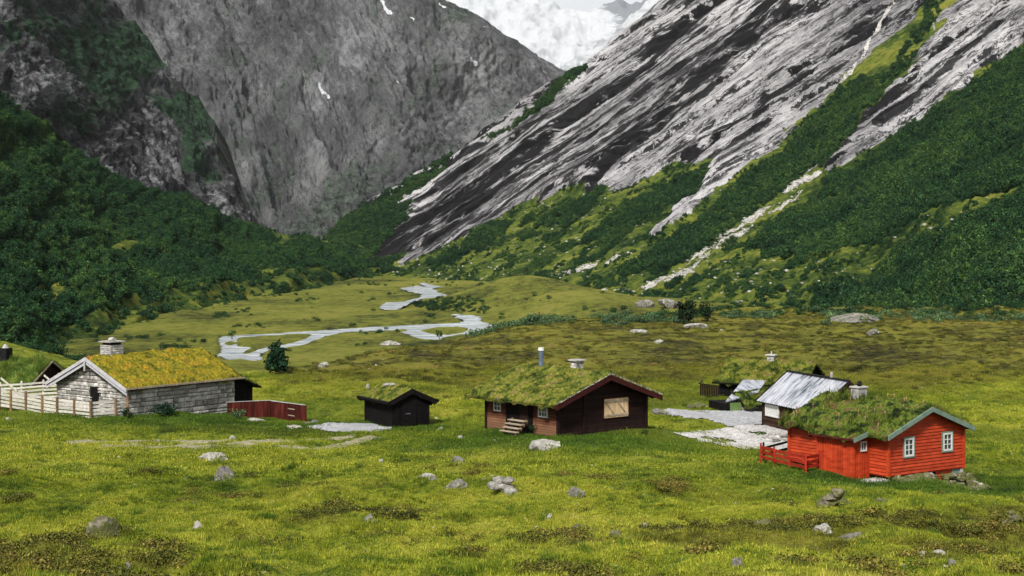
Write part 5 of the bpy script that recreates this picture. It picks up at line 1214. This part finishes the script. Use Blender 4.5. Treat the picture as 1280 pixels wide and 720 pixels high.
# ================================================================== METAL-ROOFED CABIN
o, a, b = MET; H = empty('metal_roof_cabin', o, a, 'brown board cabin with worn silver sheet-metal roof and white square window', 'cabin')
Lx, Wy, h, ap = 6.9, 4.0, 1.80, 1.60
mb = MB(); gable_core(mb, 0, Lx, 0, Wy, -.5, h, ap, 'x'); lap_boards(mb, (0, 0), (Lx, 0), -.05, h, None, .16, .035); lap_boards(mb, (0, Wy), (0, 0), -.05, h, ap, .16, .035)
mb.obj('wall', mat('brown_stained_boards', S3((.022, .012, .007), (.050, .026, .016)), 2.5, tint=(.6, 1.5)), H); corner(H, [(0, 0)], -.1, h, .12, M['darkbrown'])
zf = roof_plane_fn('x', Wy/2, h + ap + .06, ap / (Wy/2))
m = MB()
for s_, ye in ((-1, -.32), (1, Wy + .3)):
    n = 92
    for i in range(n):
        x0_, x1_ = -.35 + (Lx + .7) * i / n, -.35 + (Lx + .7) * (i + 1) / n
        def rz(x): return .022 * math.sin(x * 2 * PI / .30)
        m.add([(x0_, Wy/2, float(zf(0, Wy/2)) + rz(x0_)), (x1_, Wy/2, float(zf(0, Wy/2)) + rz(x1_)), (x1_, ye, float(zf(0, ye)) + rz(x1_)), (x0_, ye, float(zf(0, ye)) + rz(x0_))], [(0, 1, 2, 3)], .5)
m.obj('roof', M['metalroof'], H, True)
roof_deck(H, -.3, Lx + .3, -.27, Wy + .25, lambda x, y: zf(x, y) - .04, .07, M['darkbrown'], 'x', Wy/2)
m = MB(); m.beam((-.36, Wy/2, h + ap + .10), (Lx + .36, Wy/2, h + ap + .10), .30, .04); m.obj('ridge_cap', M['black'], H)
barge(H, 'x', Lx + .38, Wy/2, Wy/2 + .34, Wy/2 + .34, zf, .22, .06, M['darkbrown'], .06); barge(H, 'x', -.38, Wy/2, Wy/2 + .34, Wy/2 + .34, zf, .16, .06, M['black'], .05)
window(H, (1.35, -.03, 1.12), (1, 0), 1.75, .80, .09, 1, 1, mglass=M['curtain'])
m = MB(); m.tube((5.2, Wy/2, h + ap), (5.2, Wy/2, h + ap + .45), .09, .09, 10); m.obj('flue', M['whitewash'], H)
m = MB(); stone_face(m, (0, .0), (Lx, .0), -.75, lambda s: -.06, .15, .25, .2, .5, .08); m.obj('foundation', M['stone'], H)

# ================================================================== BACK CABIN
o, a, b = BCK; H = empty('rear_cabin', o, a, 'farthest low dark cabin with grass roof and small stone chimney', 'cabin')
Lx, Wy, h, ap = 6.6, 4.6, 1.22, 1.25
mb = MB(); gable_core(mb, 0, Lx, 0, Wy, -.5, h, ap, 'x'); lap_boards(mb, (0, 0), (Lx, 0), -.05, h, None, .16, .035); lap_boards(mb, (0, Wy), (0, 0), -.05, h, ap, .16, .03); mb.obj('wall', M['tar'], H)
zf = roof_plane_fn('x', Wy/2, h + ap + .06, ap / (Wy/2)); roof_deck(H, -.45, Lx + .4, -.4, Wy + .4, zf, .1, M['tar'], 'x', Wy/2)
sod(H, -.42, Lx + .35, -.38, Wy + .38, zf, .28, M['sod_green'], 8000, .26, .02, 61, .13, drape=.04)
m = MB(); m.box(3.1, 3.65, Wy/2 - .25, Wy/2 + .25, h + ap - .1, h + ap + .62); stone_face(m, (3.1, Wy/2 - .25), (3.65, Wy/2 - .25), h + ap + .1, lambda s: h + ap + .62, .1, .2, .12, .3, .03); CH = m.obj('chimney', M['whitewash'], H)
m = MB(); m.box(2.98, 3.78, Wy/2 - .37, Wy/2 + .37, h + ap + .62, h + ap + .70); m.tube((3.38, Wy/2, h + ap + .7), (3.38, Wy/2, h + ap + .95), .06, .06, 8); m.obj('chimney_cap', M['concrete'], CH)
# deck fence left of it
q1 = P(875, 496.5, 122.5); q2 = P(899, 498, 120.5)
DF = empty('deck_screen', q1, None, 'dark board screen standing left of the farthest cabin', 'fence'); m = MB(); dx, dy = q2[0] - q1[0], q2[1] - q1[1]; r = random.Random(8)
for i in range(11):
    t0, t1 = i / 11, (i + 1) / 11 - .012; m.beam((dx * (t0 + t1) / 2, dy * (t0 + t1) / 2, -.3), (dx * (t0 + t1) / 2, dy * (t0 + t1) / 2, 1.0), .115, .03, r.random(), (0, 1, 0))
m.obj('board_panel', M['darkbrown'], DF); m = MB(); m.beam((-.05, 0, 1.05), (dx + .05, dy, 1.05), .14, .06); m.beam((0, .05, 1.05), (.5, 2.6, 1.05), .1, .06); m.obj('top_rail', M['darkbrown'], DF)

# ================================================================== SMALL SHED (tin roof) + TURF LEAN-TO
o, a, b = SML; H = empty('tin_roof_shed', o, a, 'low shed with shiny tin roof patch between the metal-roofed and farthest cabins', 'shed')
mb = MB(); mb.box(0.25, 1.15, 0, .05, -.1, .62); mb.obj('door', mat('faded_green_door', S3((.08, .14, .04), (.14, .20, .07)), 3), H)
mb = MB(); mb.box(0.05, 2.9, .06, 2.8, -.4, .55); mb.obj('wall', M['tar'], H)
mb = MB(); stone_face(mb, (1.2, .05), (3.4, .05), -.35, lambda s: .35, .1, .2, .2, .5, .06); mb.obj('plinth', M['stone'], H)
A0 = Vector(P(907, 501.5, 112)) ; B0 = Vector(P(948, 489.5, 113.4)); C0 = Vector(P(957.5, 475.5, 117.2)); D0 = Vector(P(929, 474.5, 116.2)); Oi = Vector(o)
ca_, sa_ = a[0], a[1]
def loc(v): d = v - Oi; return (d.x * ca_ + d.y * sa_, -d.x * sa_ + d.y * ca_, d.z)
q = [loc(v) for v in (A0, B0, C0, D0)]
mb = MB(); nn = 26
for i in range(nn):
    t0, t1 = i / nn, (i + 1) / nn
    def ed(t, k, zz=0): u = Vector(q[k[0]]).lerp(Vector(q[k[1]]), t); return (u.x, u.y, u.z + zz + .018 * math.sin(t * 60))
    mb.add([ed(t0, (0, 1)), ed(t1, (0, 1)), ed(t1, (3, 2)), ed(t0, (3, 2))], [(0, 1, 2, 3)])
    mb.add([ed(t0, (0, 1), -.08), ed(t1, (0, 1), -.08), ed(t1, (3, 2), -.08), ed(t0, (3, 2), -.08)], [(3, 2, 1, 0)])
mb.add([(x, y, z) for x, y, z in q] + [(x, y, z - .08) for x, y, z in q], [(0, 1, 5, 4), (1, 2, 6, 5), (2, 3, 7, 6), (3, 0, 4, 7)])
TR = mb.obj('roof', M['metalroof'], H)
zl = lambda x, y: .78 + (np.asarray(y) - .0) * .33
mb = MB(); vs = [(x, y, float(zl(x, y)) - dz) for dz in (.1, 0) for y in (-.75, 1.3) for x in (1.0, 3.9)]; mb.hexa(vs); mb.obj('lean_to_deck', M['tar'], H)
sod(H, 1.0, 3.9, -.78, 1.3, zl, .2, M['sod_dark'], 2500, .16, .02, 77, .1, drape=.05)

# ================================================================== ROCKS
rock(269, 570, 42, 12, 'long flat pale slab lying above the upright boulder on the left meadow', 'palerock')
rock(279, 592, 32, 20, 'upright streaked grey boulder just below the long flat slab', 'rock')
rock(130, 660, 50, 36, 'large dark mossy boulder in heather at the lower left', 'mossrock')
rock(248, 656, 14, 9, 'small chalk-white stone right of the large mossy boulder', 'palerock', 'stone', 'stone')
rock(461, 647, 16, 10, 'small grey stone in a tuft of dark heather, lower centre-left', 'rock', 'stone', 'stone')
rock(535, 596, 26, 8, 'low flat pale stone left of the stone cluster', 'palerock', 'stone', 'stone')
rock(572, 606, 26, 12, 'long grey stone between the flat pale stone and the cluster', 'rock', 'stone', 'stone')
rock(574, 574, 18, 13, 'pointed grey stone uphill of the long grey stone', 'rock', 'stone', 'stone')
rock_pile(628, 608, 40, 26, 9, 'cluster of pale boulders heaped in the middle of the meadow', 'palerock', seed=6)
rock(681, 556, 46, 14, 'broad pale boulder in the grass before the brown cabin', 'palerock')
rock(719, 615, 20, 16, 'rough grey stone below the broad pale boulder', 'rock', 'stone', 'stone')
rock(686, 647, 9, 7, 'tiny white stone below the rough grey stone', 'palerock', 'stone', 'stone')
rock_pile(727, 661, 38, 9, 10, 'low scatter of brown stones in the lower centre', 'mossrock', seed=9)
rock(771, 667, 17, 9, 'low buff stone just right of the brown stone scatter', 'mossrock', 'stone', 'stone')
rock(806, 658, 7, 7, 'tiny white stone, nearer the buff stone of the white pair', 'palerock', 'stone', 'stone')
rock(850, 659, 7, 7, 'tiny white stone, farther from the buff stone of the white pair', 'palerock', 'stone', 'stone')
rock_pile(1046, 624, 40, 26, 26, 'mossy heap of rounded stones downhill of the red fence', 'mossrock', seed=12)
rock(1103, 625, 15, 8, 'small mossy stone right of the rounded stone heap', 'mossrock', 'stone', 'stone')
rock(1032, 661, 30, 13, 'pale lichen stone, left one of the close pair', 'palerock', 'stone', 'stone')
rock(1066, 671, 34, 16, 'dark speckled boulder, right one of the close pair', 'rock')
rock(955, 655, 24, 9, 'brown weathered stone in the slope below the red fence', 'mossrock', 'stone', 'stone')
rock(924, 703, 17, 15, 'squarish grey stone at the bottom edge, right of centre', 'rock', 'stone', 'stone')
rock(1085, 708, 20, 12, 'buff stone at the bottom edge below the speckled boulder', 'mossrock', 'stone', 'stone')
rock(1153, 692, 10, 7, 'round white stone, lower right, left of a flat one', 'palerock', 'stone', 'stone')
rock(1173, 690, 15, 6, 'flat white stone beside the round white stone', 'palerock', 'stone', 'stone')
rock(1192, 704, 14, 9, 'grey half-buried stone at the lower right', 'rock', 'stone', 'stone')
rock_pile(1270, 648, 26, 16, 14, 'heap of mossy stones at the right edge of the meadow', 'mossrock', seed=15)
rock(575, 547, 8, 4, 'tiny pale stone in the grass between shed and brown cabin', 'palerock', 'stone', 'stone')
rock(24, 620, 5, 5, 'tiny white stone near the left edge of the meadow', 'palerock', 'stone', 'stone')
rock(476, 576, 7, 5, 'tiny white stone below the end of the track', 'palerock', 'stone', 'stone')
rock(158, 707, 9, 10, 'small grey stone below the large mossy boulder', 'rock', 'stone', 'stone')
rock(290, 547, 9, 5, 'pale stone beside the track in front of the stone house', 'palerock', 'stone', 'stone')
rock(10, 524, 12, 4, 'flat pale stone in the grass under the white fence', 'palerock', 'stone', 'stone')
rock(319, 525, 24, 5, 'flat pale slab before the dark red board fence', 'palerock')
rock(366, 534, 20, 4, 'low stone slab near the door of the board fence', 'palerock')
rock_pile(388, 528, 18, 7, 8, 'dark stones at the end of the board fence', 'rock', seed=19)
rock_pile(985, 548, 60, 10, 30, 'crushed pale stones along the foot of the metal-roofed cabin', 'whitewash', seed=21)
rock_pile(872, 507, 26, 8, 10, 'low heap of stones beside the grey gravel yard', 'mossrock', seed=23)
rock(825, 515, 26, 8, 'grey slab at the gravel edge behind the brown cabin', 'rock')
rock(551, 536, 8, 4, 'pale stone at the corner of the black shed', 'palerock', 'stone', 'stone')
# middle distance
rock(823, 427, 12, 5, 'buff stone on the moor behind the brown cabin flue', 'palerock', 'stone', 'stone')
rock(868, 407, 34, 7, 'long low buff boulder on the moor edge below the dark junipers', 'palerock')
rock(800, 414, 24, 4, 'low buff rock on the moor left of the long boulder', 'palerock')
rock(1092, 415, 18, 9, 'grey boulder in scrub below the great flat rock', 'rock')
rock(1076, 397, 66, 10, 'great flat-topped rock at the foot of the lower right wood', 'rock', sub=5)
rock(404, 455, 14, 8, 'pale boulder at the bank right of the round bush', 'palerock')
rock(486, 429, 28, 6, 'flat pale boulder on the bank above the river', 'palerock')
rock_pile(822, 380, 60, 11, 20, 'dark ledge of boulders at the foot of the open slope', 'rock', seed=31)
r = random.Random(77)
# loose white stones strewn over the crushed-stone yard and slopes: uncountable
V = []; Fc = []; T = []
rv, rf = rock_mesh(500, 1, 1, .7, sub=1); rv2, rf2 = rock_mesh(501, 1, .8, .6, sub=1)
for i in range(1500):
    pl = gv2[1][0]; xs = [p[0] for p in pl]; ys = [p[1] for p in pl]; x = r.uniform(min(xs), max(xs)); y = r.uniform(min(ys), max(ys))
    if not inpoly(np.array([x]), np.array([y]), pl)[0]: continue
    s = r.uniform(.015, .055); vv = (rv if i % 2 else rv2) * s; k = len(V); z = float(zg(x, y)) + .055
    V.extend((vv + np.array([x, y, z])).tolist()); Fc.extend([[j + k for j in ff] for ff in rf]); T.extend([r.random()] * len(rf))
tag(mkobj('gravel', V, Fc, M['palerock'], None, False, T), kind='stuff')
V = []; Fc = []; T = []
for i in range(1500):
    Y = math.exp(r.uniform(math.log(32), math.log(215))); X = r.uniform(-.34, .34) * Y
    if house_mask(np.array([X]), np.array([Y]))[0]: continue
    s = r.uniform(.012, .04) * (1 + Y / 110) * (2.2 if r.random() < .05 else 1); vv = (rv if i % 2 else rv2) * s * np.array([1, 1, .8]); k = len(V); z = float(zg(X, Y)) + s * .2
    V.extend((vv + np.array([X, Y, z])).tolist()); Fc.extend([[j + k for j in ff] for ff in rf]); T.extend([r.random()] * len(rf))
tag(mkobj('pebbles', V, Fc, M['palerock'], None, False, T), kind='stuff')
# boulders strewn on the scree and slopes
o_, Pd, N_, cov_, PXg, PYg = Emesh
w = (cov_[..., 2] > .3) * 1.0 + .04 * ((cov_[..., 0] + cov_[..., 1]) < .2) * (PYg > 230); w = w * (PXg < 1300); w /= w.sum(); k_ = RS.choice(w.size, 1300, p=w.ravel()); V = []; Fc = []; T = []
for i, kk in enumerate(k_):
    p = Pd.reshape(-1, 3)[kk]; s = RS.uniform(.2, 1.0); vv = (rv if i % 2 else rv2) * s; k = len(V); V.extend((vv + p + RS.uniform(-1, 1, 3) * [1.2, 1.2, 0]).tolist()); Fc.extend([[j + k for j in ff] for ff in rf]); T.extend([RS.uniform()] * len(rf))
tag(mkobj('scree', V, Fc, M['palerock'], None, False, T), kind='stuff')

# ================================================================== BUSHES (individual)
def bush(px, py, wpx, hpx, label, material='forest_dark', name='bush', seed=1, leaf=None, group=None, D=None, n=900):
    if D is None: X, Y, Z = hit(px, py)
    else: X, Y, Z = P(px, py, D); 
    w = wpx / F * Y / 2; hh = hpx / F * Y
    root = empty(name, (X, Y, Z), None, label, 'bush', group)
    lf = leafball(seed, n, w, hh, leaf or max(w, hh) * .075, M[material], 15, 'foliage', True, .15); lf.parent = root
    m = MB(); r = random.Random(seed)
    for i in range(5):
        a_ = r.uniform(0, 6.28); m.tube((0, 0, -.1), (math.cos(a_) * w * .45, math.sin(a_) * w * .45, hh * r.uniform(.5, .8)), w * .035, w * .012, 6)
    m.obj('stem', M['bark'], root); return root
bush(347, 469, 36, 38, 'round dark bush standing alone between stone house and river', 'forest_dark', seed=401, n=1500)
bush(858, 405, 32, 30, 'tall dark juniper on the moor edge, left of two', 'juniper', 'juniper', seed=402)
bush(884, 403, 28, 22, 'lower dark juniper right beside the tall one', 'juniper', 'juniper', seed=403)
bush(206, 521, 44, 15, 'low weedy shrub at the foot of the long stone wall', 'forest_dark', seed=404, n=700)
bush(158, 524, 20, 14, 'small shrub at the corner between stone wall and white fence', 'forest_dark', seed=405, n=500)
bush(297, 525, 30, 12, 'low shrub in front of the dark red board fence', 'willow', seed=406, n=500)
bush(667, 543, 18, 12, 'dark bush beside the wooden steps of the brown cabin', 'juniper', seed=407, n=450)
bush(290, 424, 14, 12, 'small bush on the river bank near the upper bend', 'forest_dark', seed=408, n=300)
bush(549, 424, 12, 12, 'small round bush by the river ford', 'forest_dark', seed=409, n=300)
bush(806, 545, 14, 8, 'small green bush at the right corner of the brown cabin', 'juniper', seed=410, n=300)

# ================================================================== LIGHT, SKY, CAMERA
sun_dir = Vector((-.27, -.66, .70)).normalized()     # towards the sun
el = math.asin(sun_dir.z); az = math.atan2(sun_dir.x, sun_dir.y)
sd = bpy.data.lights.new('sun', 'SUN'); sd.energy = 3.3; sd.angle = math.radians(8); sd.color = (1, .965, .91)
so = bpy.data.objects.new('sun', sd); COL.objects.link(so); so.rotation_euler = (-sun_dir).to_track_quat('-Z', 'Y').to_euler()
w = bpy.data.worlds.new('World'); S.world = w; w.use_nodes = True; nt = w.node_tree; bg = nt.nodes['Background']
sky = nt.nodes.new('ShaderNodeTexSky'); sky.sky_type = 'NISHITA'; sky.sun_disc = False; sky.sun_elevation = el; sky.sun_rotation = az; sky.altitude = 600; sky.air_density = 1; sky.dust_density = 3
tc = nt.nodes.new('ShaderNodeTexCoord'); cn = nt.nodes.new('ShaderNodeTexNoise'); cn.inputs['Scale'].default_value = 3; cn.inputs['Detail'].default_value = 6
mp = nt.nodes.new('ShaderNodeMapping'); mp.inputs['Scale'].default_value = (1, 1, 3.5); nt.links.new(tc.outputs['Generated'], mp.inputs[0]); nt.links.new(mp.outputs[0], cn.inputs[0])
rp = nt.nodes.new('ShaderNodeValToRGB'); nt.links.new(cn.outputs[0], rp.inputs[0]); rp.color_ramp.elements[0].position = .3; rp.color_ramp.elements[0].color = (6.6, 6.8, 7.2, 1); rp.color_ramp.elements[1].position = .65; rp.color_ramp.elements[1].color = (9.5, 9.5, 9.6, 1)
mx = nt.nodes.new('ShaderNodeMix'); mx.data_type = 'RGBA'; mx.inputs[0].default_value = .88
nt.links.new(sky.outputs[0], mx.inputs[6]); nt.links.new(rp.outputs[0], mx.inputs[7]); nt.links.new(mx.outputs[2], bg.inputs[0]); bg.inputs[1].default_value = .058

hz = MB(); hz.box(-3500, 3500, -60, 8500, -60, 1500); hm = bpy.data.materials.new('valley_haze'); hm.use_nodes = True; hn = hm.node_tree
hn.nodes.remove(hn.nodes['Principled BSDF']); pv = hn.nodes.new('ShaderNodeVolumePrincipled'); pv.inputs['Color'].default_value = (.93, .95, .98, 1); pv.inputs['Density'].default_value = .000014; pv.inputs['Anisotropy'].default_value = .2
hn.links.new(pv.outputs[0], hn.nodes['Material Output'].inputs['Volume']); ho = hz.obj('haze', hm); tag(ho, kind='stuff')

cd = bpy.data.cameras.new('camera'); cd.sensor_width = 36; cd.lens = 56.25; cd.shift_y = -70 / 1280; cd.clip_start = .5; cd.clip_end = 30000
co = bpy.data.objects.new('camera', cd); COL.objects.link(co); co.location = (0, 0, CAMZ); co.rotation_euler = (PI / 2, 0, 0); S.camera = co
vs_ = S.view_settings; vs_.view_transform = 'Standard'; vs_.look = 'None'; vs_.gamma = 1; vs_.use_curve_mapping = False; vs_.exposure = .78
S.cycles.use_denoising = True; S.cycles.max_bounces = 5; S.cycles.diffuse_bounces = 3; S.cycles.transparent_max_bounces = 4
